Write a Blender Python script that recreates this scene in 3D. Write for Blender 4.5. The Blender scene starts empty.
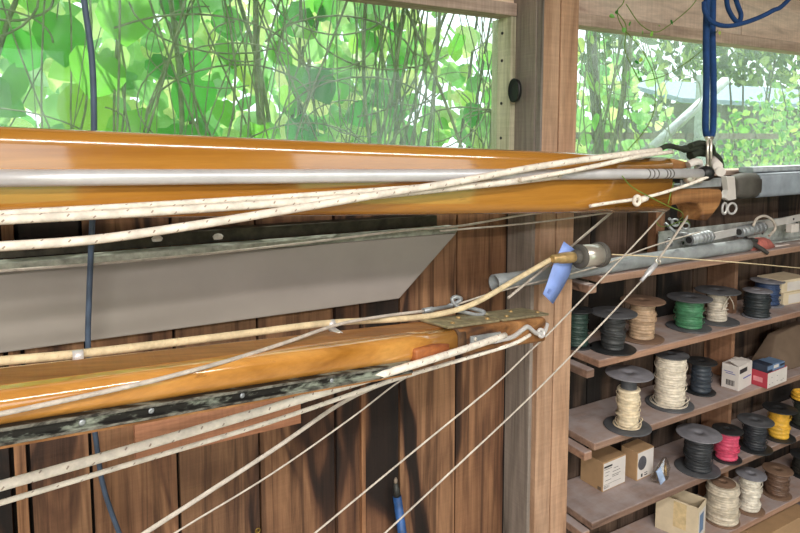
import bpy, bmesh, math, random
from mathutils import Vector, Matrix
random.seed(7)
S = bpy.context.scene
COL = S.collection
# ------------------------------------------------------------------ camera
F = 620.0; PSI = math.radians(29.5); PIT = math.radians(5); HE = 1.6
CYP = 138 + F*math.tan(PIT)
_s, _c, _sp, _cp = math.sin(PSI), math.cos(PSI), math.sin(PIT), math.cos(PIT)
FW = Vector((_s*_cp, _c*_cp, -_sp)); RT = Vector((_c, -_s, 0)); UP = Vector((_s*_sp, _c*_sp, _cp))
EYE = Vector((0, 0, HE))
def ray(px, py): return FW + RT*((px-400)/F) - UP*((py-CYP)/F)
def U(px, py, Y):                       # where a sight line meets the upright plane y = Y
    d = ray(px, py); return EYE + d*(Y/d.y)
def UZ(px, py, z):                      # where a sight line meets the level z
    d = ray(px, py); return EYE + d*((z-HE)/d.z)
def DEP(p): return (Vector(p)-EYE).dot(FW)
cam = bpy.data.cameras.new('camera'); co = bpy.data.objects.new('camera', cam); COL.objects.link(co)
co.matrix_world = Matrix(((RT.x, UP.x, -FW.x, 0), (RT.y, UP.y, -FW.y, 0), (RT.z, UP.z, -FW.z, HE), (0, 0, 0, 1)))
cam.sensor_width = 36; cam.lens = F/800*36; cam.shift_y = -(266.5-CYP)/800; cam.clip_start = .02
S.camera = co

# ------------------------------------------------------------------ materials
def L(h, a=1.0):
    v = []
    for i in (0, 2, 4):
        x = int(h[i:i+2], 16)/255
        v.append(x/12.92 if x <= .04045 else ((x+.055)/1.055)**2.4)
    return (*v, a)
class N:
    def __init__(s, name):
        s.m = bpy.data.materials.new(name); s.m.use_nodes = True
        s.t = s.m.node_tree; s.t.nodes.clear()
        s.out = s.t.nodes.new('ShaderNodeOutputMaterial')
    def n(s, typ, ins=None, **kw):
        nd = s.t.nodes.new('ShaderNode'+typ)
        for k, v in kw.items(): setattr(nd, k, v)
        for k, v in (ins or {}).items():
            sk = nd.inputs[k]
            if isinstance(v, bpy.types.NodeSocket): s.t.links.new(v, sk)
            else: sk.default_value = v
        return nd
    def ramp(s, fac, stops, interp='LINEAR'):
        r = s.n('ValToRGB', {'Fac': fac}); cr = r.color_ramp; cr.interpolation = interp
        while len(cr.elements) < len(stops): cr.elements.new(.5)
        for e, (p, c) in zip(cr.elements, stops): e.position = p; e.color = c
        return r.outputs['Color']
    def mix(s, fac, a, b, mode='MIX'):
        m = s.n('Mix', data_type='RGBA', blend_type=mode)
        for i, v in ((0, fac), (6, a), (7, b)):
            if isinstance(v, bpy.types.NodeSocket): s.t.links.new(v, m.inputs[i])
            else: m.inputs[i].default_value = v
        return m.outputs[2]
    def math(s, op, a, b=0.0, c=0.0):
        m = s.n('Math', operation=op)
        for i, v in enumerate((a, b, c)):
            if isinstance(v, bpy.types.NodeSocket): s.t.links.new(v, m.inputs[i])
            else: m.inputs[i].default_value = v
        return m.outputs[0]
    def coords(s, scale=(1, 1, 1), pid=False, kind='Object'):
        v = s.n('TexCoord').outputs[kind]
        if pid:
            at = s.n('Attribute', attribute_name='pid').outputs['Fac']
            cb = s.n('CombineXYZ', {'X': s.math('MULTIPLY', at, 13.7), 'Y': s.math('MULTIPLY', at, 7.1), 'Z': s.math('MULTIPLY', at, 31.3)})
            v = s.n('VectorMath', {0: v, 1: cb.outputs[0]}, operation='ADD').outputs[0]
        return s.n('Mapping', {'Vector': v, 'Scale': scale}).outputs[0]
    def noise(s, vec, scale=5, detail=4, rough=.6, dist=0):
        return s.n('TexNoise', {'Vector': vec, 'Scale': scale, 'Detail': detail, 'Roughness': rough, 'Distortion': dist}).outputs['Fac']
    def done(s, color, rough=.6, metal=0, bump=None, bs=.3, bd=.002, **extra):
        p = s.n('BsdfPrincipled', {'Base Color': color, 'Roughness': rough, 'Metallic': metal})
        for k, v in extra.items(): p.inputs[k.replace('_', ' ')].default_value = v
        if bump is not None:
            b = s.n('Bump', {'Height': bump, 'Strength': bs, 'Distance': bd}); s.t.links.new(b.outputs[0], p.inputs['Normal'])
        s.t.links.new(p.outputs[0], s.out.inputs[0]); return s.m
def plain(name, h, rough=.55, metal=0, var=.18, scale=40, **kw):
    n = N(name); c = L(h); f = n.noise(n.coords(), scale)
    d = tuple(x*(1-var*1.6) for x in c[:3])+(1,); b = tuple(min(1, x*(1+var)) for x in c[:3])+(1,)
    return n.done(n.ramp(f, [(.3, d), (.7, b)]), rough, metal, **kw)
def wood(name, light, mid, dark, axis='Z', rough=.75, pid=False, streak=.5, saw=.25, width=1.0, grey=None, bs=.35, dust=None, coat=None):
    """streaky sawn timber, grain along axis"""
    n = N(name); k = {'X': (1.1, 14*width, 14*width), 'Y': (14*width, 1.1, 14*width), 'Z': (14*width, 14*width, 1.1)}[axis]
    v = n.coords(k, pid)
    big = n.noise(v, 1.0, 3, .5, 1.2); fine = n.noise(v, 6, 5, .7, .4)
    col = n.ramp(big, [(.30, L(dark)), (.30+.16*streak, L(mid)), (.58, L(light)), (.72, L(mid))])
    col = n.mix(.55, col, n.ramp(fine, [(.3, (.45, .42, .40, 1)), (.62, (1.12, 1.1, 1.08, 1))]), 'MULTIPLY')
    j = {'X': (160, 6, 6), 'Y': (6, 160, 6), 'Z': (6, 6, 160)}[axis]
    sw = n.noise(n.coords(j, pid), 1.0, 3, .6)
    col = n.mix(saw, col, n.ramp(sw, [(.35, (.55, .53, .5, 1)), (.65, (1.2, 1.18, 1.15, 1))]), 'MULTIPLY')
    if pid:
        at = n.n('Attribute', attribute_name='pid').outputs['Fac']
        col = n.mix(1.0, col, n.ramp(at, [(0, (.72, .72, .74, 1)), (.5, (1, 1, 1, 1)), (1, (1.25, 1.16, 1.08, 1))]), 'MULTIPLY')
    if grey: col = n.mix(n.ramp(n.noise(n.coords((3, 3, 3), pid), 1.3, 5), [(.4, (0, 0, 0, 1)), (.7, (.8, .8, .8, 1))]), col, L(grey))
    if dust: 
        up = n.n('SeparateXYZ', {0: n.n('NewGeometry').outputs['Normal']}).outputs[2]
        f = n.math('MULTIPLY', n.math('MAXIMUM', up, 0.0), n.ramp(n.noise(n.coords((9, 9, 9)), 1.5, 6), [(.3, (.25, .25, .25, 1)), (.62, (.9, .9, .9, 1))]))
        col = n.mix(f, col, L(dust))
    h = n.mix(.5, fine, sw)
    ex = {'Coat_Weight': coat, 'Coat_Roughness': .12} if coat else {}
    return n.done(col, rough, 0, h, bs, .004, **ex)
def varnish(name, light, mid, dark, rough=.22):
    n = N(name); v = n.coords((1.0, 16, 16))
    big = n.noise(v, 1.2, 3, .5, .6); fine = n.noise(v, 9, 5, .7)
    col = n.ramp(big, [(.25, L(dark)), (.5, L(mid)), (.75, L(light))])
    col = n.mix(.4, col, n.ramp(fine, [(.3, (.6, .55, .5, 1)), (.65, (1.1, 1.08, 1.05, 1))]), 'MULTIPLY')
    spots = n.noise(n.coords((5, 22, 22)), 1.6, 6, .7)
    col = n.mix(n.ramp(spots, [(.64, (0, 0, 0, 1)), (.74, (.75, .75, .75, 1))]), col, L('4a250c'))
    ripple = n.noise(n.coords((30, 60, 60)), 1.5, 3)
    return n.done(col, rough, 0, ripple, .25, .002, Coat_Weight=1.0, Coat_Roughness=.06, Coat_IOR=1.8)
def ropemat(name, h, fleck='6a5c50', amt=.7, freq=38):
    n = N(name); uv = n.n('TexCoord').outputs['UV']; sx = n.n('SeparateXYZ', {0: uv})
    u, v = sx.outputs[0], sx.outputs[1]
    tw = n.math('SINE', n.math('ADD', n.math('MULTIPLY', u, 6.2832*2), n.math('MULTIPLY', v, 700)))
    fl = n.math('SINE', n.math('ADD', n.math('MULTIPLY', u, 6.2832), n.math('MULTIPLY', v, freq*6.2832)))
    fl2 = n.math('SINE', n.math('SUBTRACT', n.math('MULTIPLY', u, 6.2832*2), n.math('MULTIPLY', v, freq*6.2832*1.37))); fl = n.math('MINIMUM', fl, n.math('ADD', fl2, .35))
    fm = n.ramp(fl, [(.955, (0, 0, 0, 1)), (.985, (amt, amt, amt, 1))])
    c = L(h); d = tuple(x*.72 for x in c[:3])+(1,)
    col = n.ramp(n.noise(n.coords(), 45, 5), [(.35, d), (.6, c)])
    col = n.mix(fm, col, L(fleck))
    return n.done(col, .85, 0, tw, .25, .0006)
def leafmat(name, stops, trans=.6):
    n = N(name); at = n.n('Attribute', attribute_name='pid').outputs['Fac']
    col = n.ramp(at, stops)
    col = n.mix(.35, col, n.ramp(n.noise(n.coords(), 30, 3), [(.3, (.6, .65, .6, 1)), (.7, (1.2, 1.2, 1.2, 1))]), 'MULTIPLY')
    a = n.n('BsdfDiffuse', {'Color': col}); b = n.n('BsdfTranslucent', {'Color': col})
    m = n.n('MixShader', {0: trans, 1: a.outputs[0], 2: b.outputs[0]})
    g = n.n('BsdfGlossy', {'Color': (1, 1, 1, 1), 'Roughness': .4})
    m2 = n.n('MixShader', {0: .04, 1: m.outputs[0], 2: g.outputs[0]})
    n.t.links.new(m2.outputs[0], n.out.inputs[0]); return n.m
def glassmat(name, dust=.06):
    n = N(name)
    fc = n.n('LayerWeight', {'Blend': .5}).outputs['Facing']; fr = n.math('MULTIPLY_ADD', n.math('POWER', fc, 5.0), .9, .02); tr = n.n('BsdfTransparent', {'Color': (.96, .985, .975, 1)})
    gl = n.n('BsdfGlossy', {'Color': (.9, .95, 1, 1), 'Roughness': .02})
    m = n.n('MixShader', {0: fr, 1: tr.outputs[0], 2: gl.outputs[0]})
    df = n.n('BsdfTranslucent', {'Color': (.8, .88, .88, 1)})
    f = n.ramp(n.noise(n.coords((1, 1, 1)), 4, 5), [(.3, (dust*.5,)*3+(1,)), (.75, (dust*1.6,)*3+(1,))])
    m2 = n.n('MixShader', {0: f, 1: m.outputs[0], 2: df.outputs[0]})
    n.t.links.new(m2.outputs[0], n.out.inputs[0]); return n.m

M = {}
def plankmat(name, hs, saw_amt=.12):
    n = N(name)
    v = n.coords((9, 9, 1.0), True); warp = n.noise(n.coords((3.5, 3.5, .9), True), 1.0, 3, .5)
    cv = n.n('VectorMath', {0: v, 1: n.n('CombineXYZ', {'X': n.math('MULTIPLY', warp, 5.0)}).outputs[0]}, operation='ADD').outputs[0]
    big = n.noise(cv, .8, 3, .55, .3); fine = n.noise(n.coords((90, 90, 5), True), 1.0, 5, .7, .5); mid = n.noise(n.coords((34, 34, 1.0), True), 1.0, 5, .65, 1.2)
    col = n.ramp(big, [(p, L(h)) for p, h in zip((.40, .43, .46, .55, .61, .645, .67), hs)])
    col = n.mix(.75, col, n.ramp(mid, [(.36, (.30, .25, .22, 1)), (.44, (.72, .68, .65, 1)), (.52, (1.06, 1.05, 1.03, 1))]), 'MULTIPLY')
    col = n.mix(.6, col, n.ramp(fine, [(.33, (.55, .52, .5, 1)), (.62, (1.15, 1.13, 1.1, 1))]), 'MULTIPLY')
    saw = n.noise(n.coords((7, 7, 190), True), 1.0, 3, .6); col = n.mix(saw_amt, col, n.ramp(saw, [(.35, (.55, .53, .5, 1)), (.65, (1.2, 1.18, 1.15, 1))]), 'MULTIPLY')
    at = n.n('Attribute', attribute_name='pid').outputs['Fac']
    col = n.mix(1.0, col, n.ramp(at, [(0, (.62, .62, .63, 1)), (.3, (.92, .87, .84, 1)), (.6, (1.05, 1.05, 1.05, 1)), (1, (1.25, 1.14, 1.03, 1))]), 'MULTIPLY')
    return n.done(col, .78, 0, n.mix(.5, fine, saw), .4, .004)
M['plank'] = plankmat('sawn_planks', ('1f130d', '3d271b', '6f4e39', '967153', '815f45', '4d3424', '2d1d14'))
M['plank_bay'] = plankmat('dark_bay_planks', ('1a1512', '2b221c', '4a3c32', '66554a', '564639', '382c24', '241c18'))  # darker, greyer plank tones behind the shelves
M['plank_dark'] = plain('added_backing', '1c1512', .9)
M['post'] = wood('post_timber', 'bc9c82', 'ab8a70', '7a5e4d', 'Z', .8, True, .6, .15, 1.0)
M['post_grey'] = wood('grey_timber', '8d8883', '7b7772', '514e4a', 'Z', .85, True, .6, .12, 1.3)
M['jamb'] = wood('pale_jamb_timber', 'd8d6bd', 'c4c2a8', '8a8670', 'Z', .8, False, .5, .15)
M['ply'] = wood('pinkish_boards', 'f0dccd', 'e4cabb', 'b8968a', 'X', .8, True, .35, .2, .5, dust=None)
M['head'] = wood('header_timber', 'd2bcae', 'bca596', '87705f', 'X', .8, True, .5, .3)
M['salmon'] = wood('salmon_board', 'bf8868', 'ad7455', '704432', 'X', .75, False, .5, .2)
M['shelf'] = wood('dusty_shelf_boards', 'a48673', '8c7060', '5b463b', 'X', .85, True, .5, .15, dust='aba09f')
M['divider'] = wood('divider_board', '927058', '7b5c46', '4a3529', 'Z', .8, True, .6, .2)
M['spar_up'] = varnish('amber_varnished_spar', 'c48c3c', 'b0782a', '895213')
M['spar_lo'] = varnish('honey_varnished_spar', 'dea658', 'cb9046', 'a06a26', .18)
M['spar_top'] = wood('worn_spar_top', 'a9743c', '94602c', '6b3f18', 'X', .55, False, .5, .15)
M['spar_end'] = wood('weathered_spar_end', 'a87a4c', '84582f', '3e2410', 'X', .7, False, .7, .3)
M['panel'] = plain('grey_painted_panel', '968f89', .6, 0, .06, 6)
M['panel_top'] = plain('mossy_grey_edge', '989b8f', .9, 0, .3, 50)
M['alu'] = plain('brushed_aluminium', 'd6d6da', .4, .35, .08, 25)
M['alu_dull'] = plain('dull_aluminium', 'a9aeb2', .5, .55, .2, 30)
M['alu_white'] = plain('pale_anodised_bar', 'd5d3d2', .45, .3, .08, 30)
M['steel'] = plain('stainless_steel', 'e0dbd0', .33, .75, .05, 30)
M['bronze'] = plain('aged_bronze', 'a09678', .5, .4, .3, 60)
M['brass'] = plain('worn_brass', 'c2a470', .4, .5, .25, 60)
M['black'] = plain('black_plastic', '15171a', .45, 0, .2, 30)
M['rubber'] = plain('grey_rubber', '57544f', .7, 0, .15, 30)
M['dgreen'] = plain('dark_green_webbing', '272e22', .8, 0, .4, 80)
M['pvc'] = plain('grey_conduit', '949a9d', .45, 0, .16, 25)
M['cable'] = plain('slate_blue_cable', '4a5a70', .6, 0, .15, 30)
M['bluerope'] = ropemat('blue_webbing', '123f78', '0a2549', .4, 90)
M['rope'] = ropemat('white_braid', 'f3eadd', '7b5f4f', .75, 30)
M['rope2'] = ropemat('cream_braid', 'e3cfa8', 'a08a60', .3, 60)
M['line'] = ropemat('grey_line', 'c9bfb4', '8a8078', .4, 160)
M['wireline'] = ropemat('thin_pale_line', 'cfc6ba', '8a8078', .4, 160)
M['tape'] = plain('blue_tape', '8ba6ea', .5, 0, .12, 20)
M['card'] = plain('tan_cardboard', 'b08f6a', .85, 0, .08, 20)
M['card_dark'] = plain('brown_cardboard', '6e5c4c', .85, 0, .1, 20)
M['white_card'] = plain('white_card', 'd8d2cd', .7, 0, .05, 20)
M['cream_card'] = plain('cream_card', 'd9c9ab', .8, 0, .08, 20)
M['red_card'] = plain('red_card', 'b23a4a', .6, 0, .08, 20)
M['blue_card'] = plain('blue_card', '6b86a8', .55, 0, .15, 20)
M['navy_card'] = plain('navy_card', '2a3446', .6, 0, .15, 20)
M['ink'] = plain('black_print', '2b2a2c', .7, 0, .1, 20)
M['inkg'] = plain('grey_print', '8b8890', .7, 0, .1, 20)
M['redcloth'] = plain('faded_red_cloth', 'b5685f', .9, 0, .2, 60)
M['tool_blue'] = plain('blue_tool_sleeve', '2f5b97', .5, 0, .3, 40)
M['ferrule'] = plain('dark_ferrule', '3a3b38', .5, .3, .3, 40)
M['tip'] = plain('worn_tip', '8d7f70', .7, 0, .2, 40)
M['stem'] = plain('vine_stem', '869474', .8, 0, .3, 40)
M['tendril'] = plain('young_tendril', '6f8f35', .7, 0, .2, 40)
M['bark'] = plain('grey_bark', '6a6a60', .9, 0, .3, 20)
M['gold'] = plain('brass_hook', '9a8040', .4, .7)
n = N('clear_plastic'); 
tr = n.n('BsdfTransparent', {'Color': (.9, .9, .88, 1)}); gl = n.n('BsdfGlossy', {'Color': (1, 1, 1, 1), 'Roughness': .12})
mx = n.n('MixShader', {0: .22, 1: tr.outputs[0], 2: gl.outputs[0]}); n.t.links.new(mx.outputs[0], n.out.inputs[0]); M['clear'] = n.m
M['glass'] = glassmat('window_glass', .06)
M['glass2'] = glassmat('dusty_window_glass', .10)
# dark flaking track on the lower spar
n = N('flaking_dark_track'); v = n.coords((7, 30, 30))
f = n.noise(v, 1.6, 6, .7); g = n.noise(n.coords((1.6, 8, 8)), 1.2, 4)
col = n.ramp(f, [(.5, L('23211f')), (.66, L('4d4a44'))]); col = n.mix(n.ramp(n.math('MULTIPLY', f, g), [(.25, (0, 0, 0, 1)), (.33, (.9, .9, .9, 1))]), col, L('a3ab9c'))
M['track'] = n.done(col, .42, .2, f, .5, .002)
n = N('flaking_grey_lip'); f = n.noise(n.coords((14, 60, 60)), 1.6, 6, .7)
M['track_lip'] = n.done(n.ramp(f, [(.38, L('2c2a27')), (.48, L('65625a')), (.6, L('8b8a80')), (.68, L('5d6556'))]), .5, .2, f, .5, .002)
LEAF1 = leafmat('large_vine_leaves', [(0, L('2f8a34')), (.4, L('5db545')), (.75, L('86cf55')), (1, L('d5e66c'))], .65)
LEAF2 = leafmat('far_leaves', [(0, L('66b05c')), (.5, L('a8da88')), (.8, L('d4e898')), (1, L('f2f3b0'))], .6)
LEAF3 = leafmat('shrub_leaves', [(0, L('4f9440')), (.6, L('8cc860')), (1, L('d2e67e'))], .5)
LEAF4 = leafmat('dark_leaves', [(0, L('35542f')), (.7, L('5d7f45')), (1, L('a9c36a'))], .4)

# ------------------------------------------------------------------ mesh builder
class MB:
    def __init__(s): s.v = []; s.f = []; s.mi = []; s.uv = {}; s.pid = []; s.sm = []; s.cur = random.random(); s.m = 0
    def newpid(s, v=None): s.cur = random.random() if v is None else v
    def face(s, idx, smooth=False, uv=None):
        if uv: s.uv[len(s.f)] = uv
        s.f.append(idx); s.mi.append(s.m); s.pid.append(s.cur); s.sm.append(smooth)
    def add(s, pts): b = len(s.v); s.v += [tuple(p) for p in pts]; return b
    def box(s, lo, hi, mat=None):
        x0, y0, z0 = lo; x1, y1, z1 = hi
        P = [Vector(p) for p in ((x0, y0, z0), (x1, y0, z0), (x1, y1, z0), (x0, y1, z0), (x0, y0, z1), (x1, y0, z1), (x1, y1, z1), (x0, y1, z1))]
        if mat: P = [mat @ p for p in P]
        b = s.add(P)
        for q in ((0, 3, 2, 1), (4, 5, 6, 7), (0, 1, 5, 4), (1, 2, 6, 5), (2, 3, 7, 6), (3, 0, 4, 7)): s.face([b+i for i in q])
    def loft(s, rings, closed=True, caps=True, smooth=True):
        n = len(rings[0]); bs = [s.add(r) for r in rings]
        for a, b in zip(bs, bs[1:]):
            for i in range(n if closed else n-1):
                j = (i+1) % n; s.face([a+i, a+j, b+j, b+i], smooth)
        if caps: s.face([bs[0]+i for i in range(n)][::-1]); s.face([bs[-1]+i for i in range(n)])
    def tube(s, pts, r, seg=8, caps=True):
        pts = [Vector(p) for p in pts]; n = len(pts)
        rs = r if isinstance(r, (list, tuple)) else [r]*n
        up = None; v = 0; bs = []; vs = []
        for i, p in enumerate(pts):
            t = (pts[min(i+1, n-1)]-pts[max(i-1, 0)]).normalized()
            if up is None: up = t.orthogonal().normalized()
            up = (up - t*up.dot(t)); up = up.normalized() if up.length > 1e-6 else t.orthogonal().normalized()
            w = t.cross(up)
            if i: v += (p-pts[i-1]).length
            vs.append(v)
            bs.append(s.add([p+(up*math.cos(2*math.pi*k/seg)+w*math.sin(2*math.pi*k/seg))*rs[i] for k in range(seg)]))
        for i in range(n-1):
            a, b = bs[i], bs[i+1]
            for k in range(seg):
                j = (k+1) % seg
                s.face([a+k, a+j, b+j, b+k], True, [(k/seg, vs[i]), ((k+1)/seg, vs[i]), ((k+1)/seg, vs[i+1]), (k/seg, vs[i+1])])
        if caps: s.face([bs[0]+k for k in range(seg)][::-1]); s.face([bs[-1]+k for k in range(seg)])
    def lathe(s, prof, seg=24, mat=None, smooth=True):
        rings = []
        for r, z in prof:
            ring = [Vector((r*math.cos(2*math.pi*k/seg), r*math.sin(2*math.pi*k/seg), z)) for k in range(seg)]
            rings.append([mat @ p for p in ring] if mat else ring)
        s.loft(rings, True, True, smooth)
    def prism(s, poly, y0, y1, mat=None):        # polygon in x,z extruded along y
        a = [Vector((x, y0, z)) for x, z in poly]; b = [Vector((x, y1, z)) for x, z in poly]
        if mat: a = [mat @ p for p in a]; b = [mat @ p for p in b]
        n = len(poly); i0 = s.add(a); i1 = s.add(b)
        s.face([i0+i for i in range(n)]); s.face([i1+i for i in range(n)][::-1])
        for i in range(n): j = (i+1) % n; s.face([i0+j, i0+i, i1+i, i1+j])
    def torus(s, c, R, r, mat=None, seg=24, ss=8):
        base = mat or Matrix.Identity(4)
        pts = [Vector(c) + (base.to_3x3() @ Vector((R*math.cos(2*math.pi*i/seg), R*math.sin(2*math.pi*i/seg), 0))) for i in range(seg+1)]
        s.tube(pts, r, ss, False)
    def build(s, name, mats, parent=None, bevel=0, loc=None, fixn=True):
        me = bpy.data.meshes.new(name); o0 = Vector(loc) if loc is not None else Vector((0, 0, 0))
        me.from_pydata([tuple(Vector(p)-o0) for p in s.v], [], s.f)
        mats = mats if isinstance(mats, (list, tuple)) else [mats]
        for m in mats: me.materials.append(m)
        at = me.attributes.new('pid', 'FLOAT', 'FACE')
        me.polygons.foreach_set('material_index', s.mi); me.polygons.foreach_set('use_smooth', s.sm)
        at.data.foreach_set('value', s.pid)
        if s.uv:
            ul = me.uv_layers.new(name='UVMap')
            for fi, uvs in s.uv.items():
                st = me.polygons[fi].loop_start
                for k, q in enumerate(uvs): ul.data[st+k].uv = q
        me.update()
        if fixn:
            bm = bmesh.new(); bm.from_mesh(me); bmesh.ops.recalc_face_normals(bm, faces=bm.faces); bm.to_mesh(me); bm.free()
        o = bpy.data.objects.new(name, me); COL.objects.link(o)
        if parent is not None: o.parent = parent; o.location = o0 - WORLD(parent)
        else: o.location = o0
        if bevel:
            b = o.modifiers.new('bevel', 'BEVEL'); b.width = bevel; b.segments = 2; b.limit_method = 'ANGLE'; b.angle_limit = math.radians(40)
        return o
def WORLD(o):
    v = Vector(o.location)
    while o.parent: o = o.parent; v += Vector(o.location)
    return v
def tag(o, label=None, cat=None, group=None, kind=None):
    if label: o['label'] = label
    if cat: o['category'] = cat
    if group: o['group'] = group
    if kind: o['kind'] = kind
    return o
def thing(name, label, cat, loc=(0, 0, 0), group=None):
    o = bpy.data.objects.new(name, None); o.empty_display_size = .02; COL.objects.link(o); o.location = loc
    return tag(o, label, cat, group)
def smooth(pts, k=6):                            # Catmull-Rom
    P = [Vector(p) for p in pts]
    if len(P) < 3: return [P[0].lerp(P[-1], i/k) for i in range(k+1)]
    P = [P[0]*2-P[1]]+P+[P[-1]*2-P[-2]]; out = []
    for i in range(1, len(P)-2):
        a, b, c, d = P[i-1:i+3]
        for q in range(k):
            t = q/k; out.append(.5*((2*b)+(c-a)*t+(2*a-5*b+4*c-d)*t*t+(3*b-a-3*c+d)*t**3))
    out.append(P[-2]); return out
def px(lst): return [U(*q) for q in lst]         # (pixel x, pixel y, distance) -> points
def Rz(a): return Matrix.Rotation(a, 4, 'Z')
def T(v): return Matrix.Translation(v)
def along(a, b):                                 # matrix: +Z runs from a to b, origin a
    d = (Vector(b)-Vector(a)); return T(a) @ d.to_track_quat('Z', 'Y').to_matrix().to_4x4()
def struct(o): o['kind'] = 'structure'; return o

# ------------------------------------------------------------------ setting
WY = 1.28; WB = 1.325
seams = [-3, -2.7, -2.45, -2.2, -1.95, -1.7, -1.5, -1.28, -1.05, -.85, -.66, -.47, -.28, -.078, -.060, .045, .203, .372, .552, .722, .89, 1.06, 1.25, 1.41, 1.57, 1.72, 1.90, 2.06, 2.22, 2.40, 2.57, 2.75, 2.95, 3.2, 3.45, 3.7, 4.0]
b = MB()
SILL, HEAD = 1.475, 1.908
for i, (x0, x1) in enumerate(zip(seams, seams[1:])):
    b.newpid(); g = .003 if x1-x0 > .05 else .0015
    if abs(x0+.078) < .002: g = 0
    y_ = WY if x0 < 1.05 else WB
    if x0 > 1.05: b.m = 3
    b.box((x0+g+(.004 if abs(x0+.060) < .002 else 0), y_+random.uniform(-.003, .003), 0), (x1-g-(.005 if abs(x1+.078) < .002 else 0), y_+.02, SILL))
b.m = 0; b.newpid(.9); b.box((.6135, WY-.012, 0), (.6235, WY+.002, 1.30))
b.m = 1; b.box((-3, WY+.022, 0), (1.06, WY+.03, SILL)); b.box((1.06, WB+.022, 0), (4, WB+.03, SILL)); b.box((1.05, WY, 0), (1.06, WB+.02, SILL))  # dark backing sheets added to keep daylight out of the plank gaps
b.m = 2
for x0, x1 in ((-3, -1.4), (-1.4, 1.06), (1.06, 2.02), (2.02, 4)):
    b.newpid(); b.box((x0+.002, WY-.012, 1.942), (x1-.002, WY+.012, 2.5))
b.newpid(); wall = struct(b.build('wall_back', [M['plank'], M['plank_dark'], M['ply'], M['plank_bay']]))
b = MB(); b.box((-3.1, -3.6, 0), (-3, 1.31, 2.5)); struct(b.build('wall_left', M['plank']))
b = MB(); b.box((4, -3.6, 0), (4.1, 1.31, 2.5)); struct(b.build('wall_right', M['plank']))
b = MB(); b.box((.15, -3.6, 0), (1.95, -3.5, 2.5)); b.box((-3, -3.6, 2.35), (.15, -3.5, 2.5)); b.box((1.95, -3.6, 2.35), (4, -3.5, 2.5)); struct(b.build('wall_front', M['plank']))
b = MB(); b.box((-3.1, -3.6, -.1), (4.1, 1.31, 0)); struct(b.build('floor', plain('concrete_floor', '8b857d', .9)))
b = MB(); b.box((-3.3, -3.9, 2.5), (4.3, 1.55, 2.56)); struct(b.build('ceiling', M['head']))
b = MB(); b.box((-30, -30, -.3), (30, 30, -.12)); struct(b.build('ground', plain('grassy_ground', '7f9a58', .95, 0, .3, 3)))
# sill, head trim, post, jamb, salmon ledger board
b = MB(); b.newpid(); b.box((-3, WY-.005, SILL), (1.06, WY+.05, SILL+.016)); b.newpid(); b.box((1.16, WY-.005, SILL), (4, WB+.03, SILL+.016)); struct(b.build('trim_1', M['head']))
b = MB(); b.newpid(); b.box((-3, WY-.028, HEAD), (1.05, WY+.03, 1.940)); b.newpid(); b.box((1.165, WY-.022, HEAD-.002), (4, WY+.03, 1.940)); struct(b.build('trim_2', M['head'], bevel=.002))
PY = 1.165
b = MB(); b.m = 1; b.newpid(); b.box((1.052, PY+.018, 0), (1.108, WY, 2.5))
b.newpid(); b.box((1.110, PY+.018, 0), (1.170, WY, 2.5)); b.m = 0
b.newpid(.55); b.box((1.062, PY, 0), (1.114, PY+.02, 2.5)); b.newpid(.7); b.box((1.1155, PY-.003, 0), (1.174, PY+.02, 2.5))
b.m = 2; b.box((1.0555, PY+.0, 1.56), (1.0625, PY+.018, 2.5))
struct(b.build('trim_3', [M['post'], M['post_grey'], M['post_grey']], bevel=.002))
b = MB(); b.box((1.036, WY-.022, 1.49), (1.0518, WY+.055, 1.908)); b.m = 1
for z in (1.87, 1.80, 1.69, 1.60): b.lathe([(.004, 0), (.004, .002)], 8, T((1.036, WY+.012, z)) @ Matrix.Rotation(-math.pi/2, 4, 'Y'))
struct(b.build('trim_4', [M['jamb'], M['ink']]))
b = MB(); a0, a1 = U(141, 420, WY-.01), U(300, 392, WY-.01)
b.box((.122, WY-.022, 0.972), (.46, WY-.003, 1.075)); struct(b.build('trim_5', M['salmon']))
# windows
for k, (x0, x1, g) in enumerate(((-1.2, 1.036, 'glass'), (1.172, 3.2, 'glass2'))):
    b = MB(); b.box((x0, WY+.030, SILL+.016), (x1, WY+.033, HEAD))
    o = struct(b.build('window_%d' % (k+1), M[g]))

# ------------------------------------------------------------------ upper spar
YS = .91
top = lambda x: 1.615-(x+.05)*.0457
bot = lambda x: 1.497-(x+.056)*.0521
def rr(w, h, r, k=5):                             # rounded rectangle outline
    out = []
    for cx, cz, a0 in ((w/2-r, h/2-r, 0), (-w/2+r, h/2-r, 90), (-w/2+r, -h/2+r, 180), (w/2-r, -h/2+r, 270)):
        for i in range(k+1): a = math.radians(a0+90*i/k); out.append((cx+r*math.cos(a), cz+r*math.sin(a)))
    return out
sp = thing('wooden_spar', 'long amber varnished spar hung level in front of the window, blue straps at its tip', 'spar', (.5, YS+.04, bot(.5)))
b = MB(); rings = []
for x in (-.75, -.3, .1, .5, .9, 1.22):
    h = top(x)-bot(x); cz = (top(x)+bot(x))/2
    rings.append([(x, YS+.04+p, cz+q) for p, q in rr(.08, h, .022)])
b.loft(rings); b.build('shaft', M['spar_up'], sp)
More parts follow.
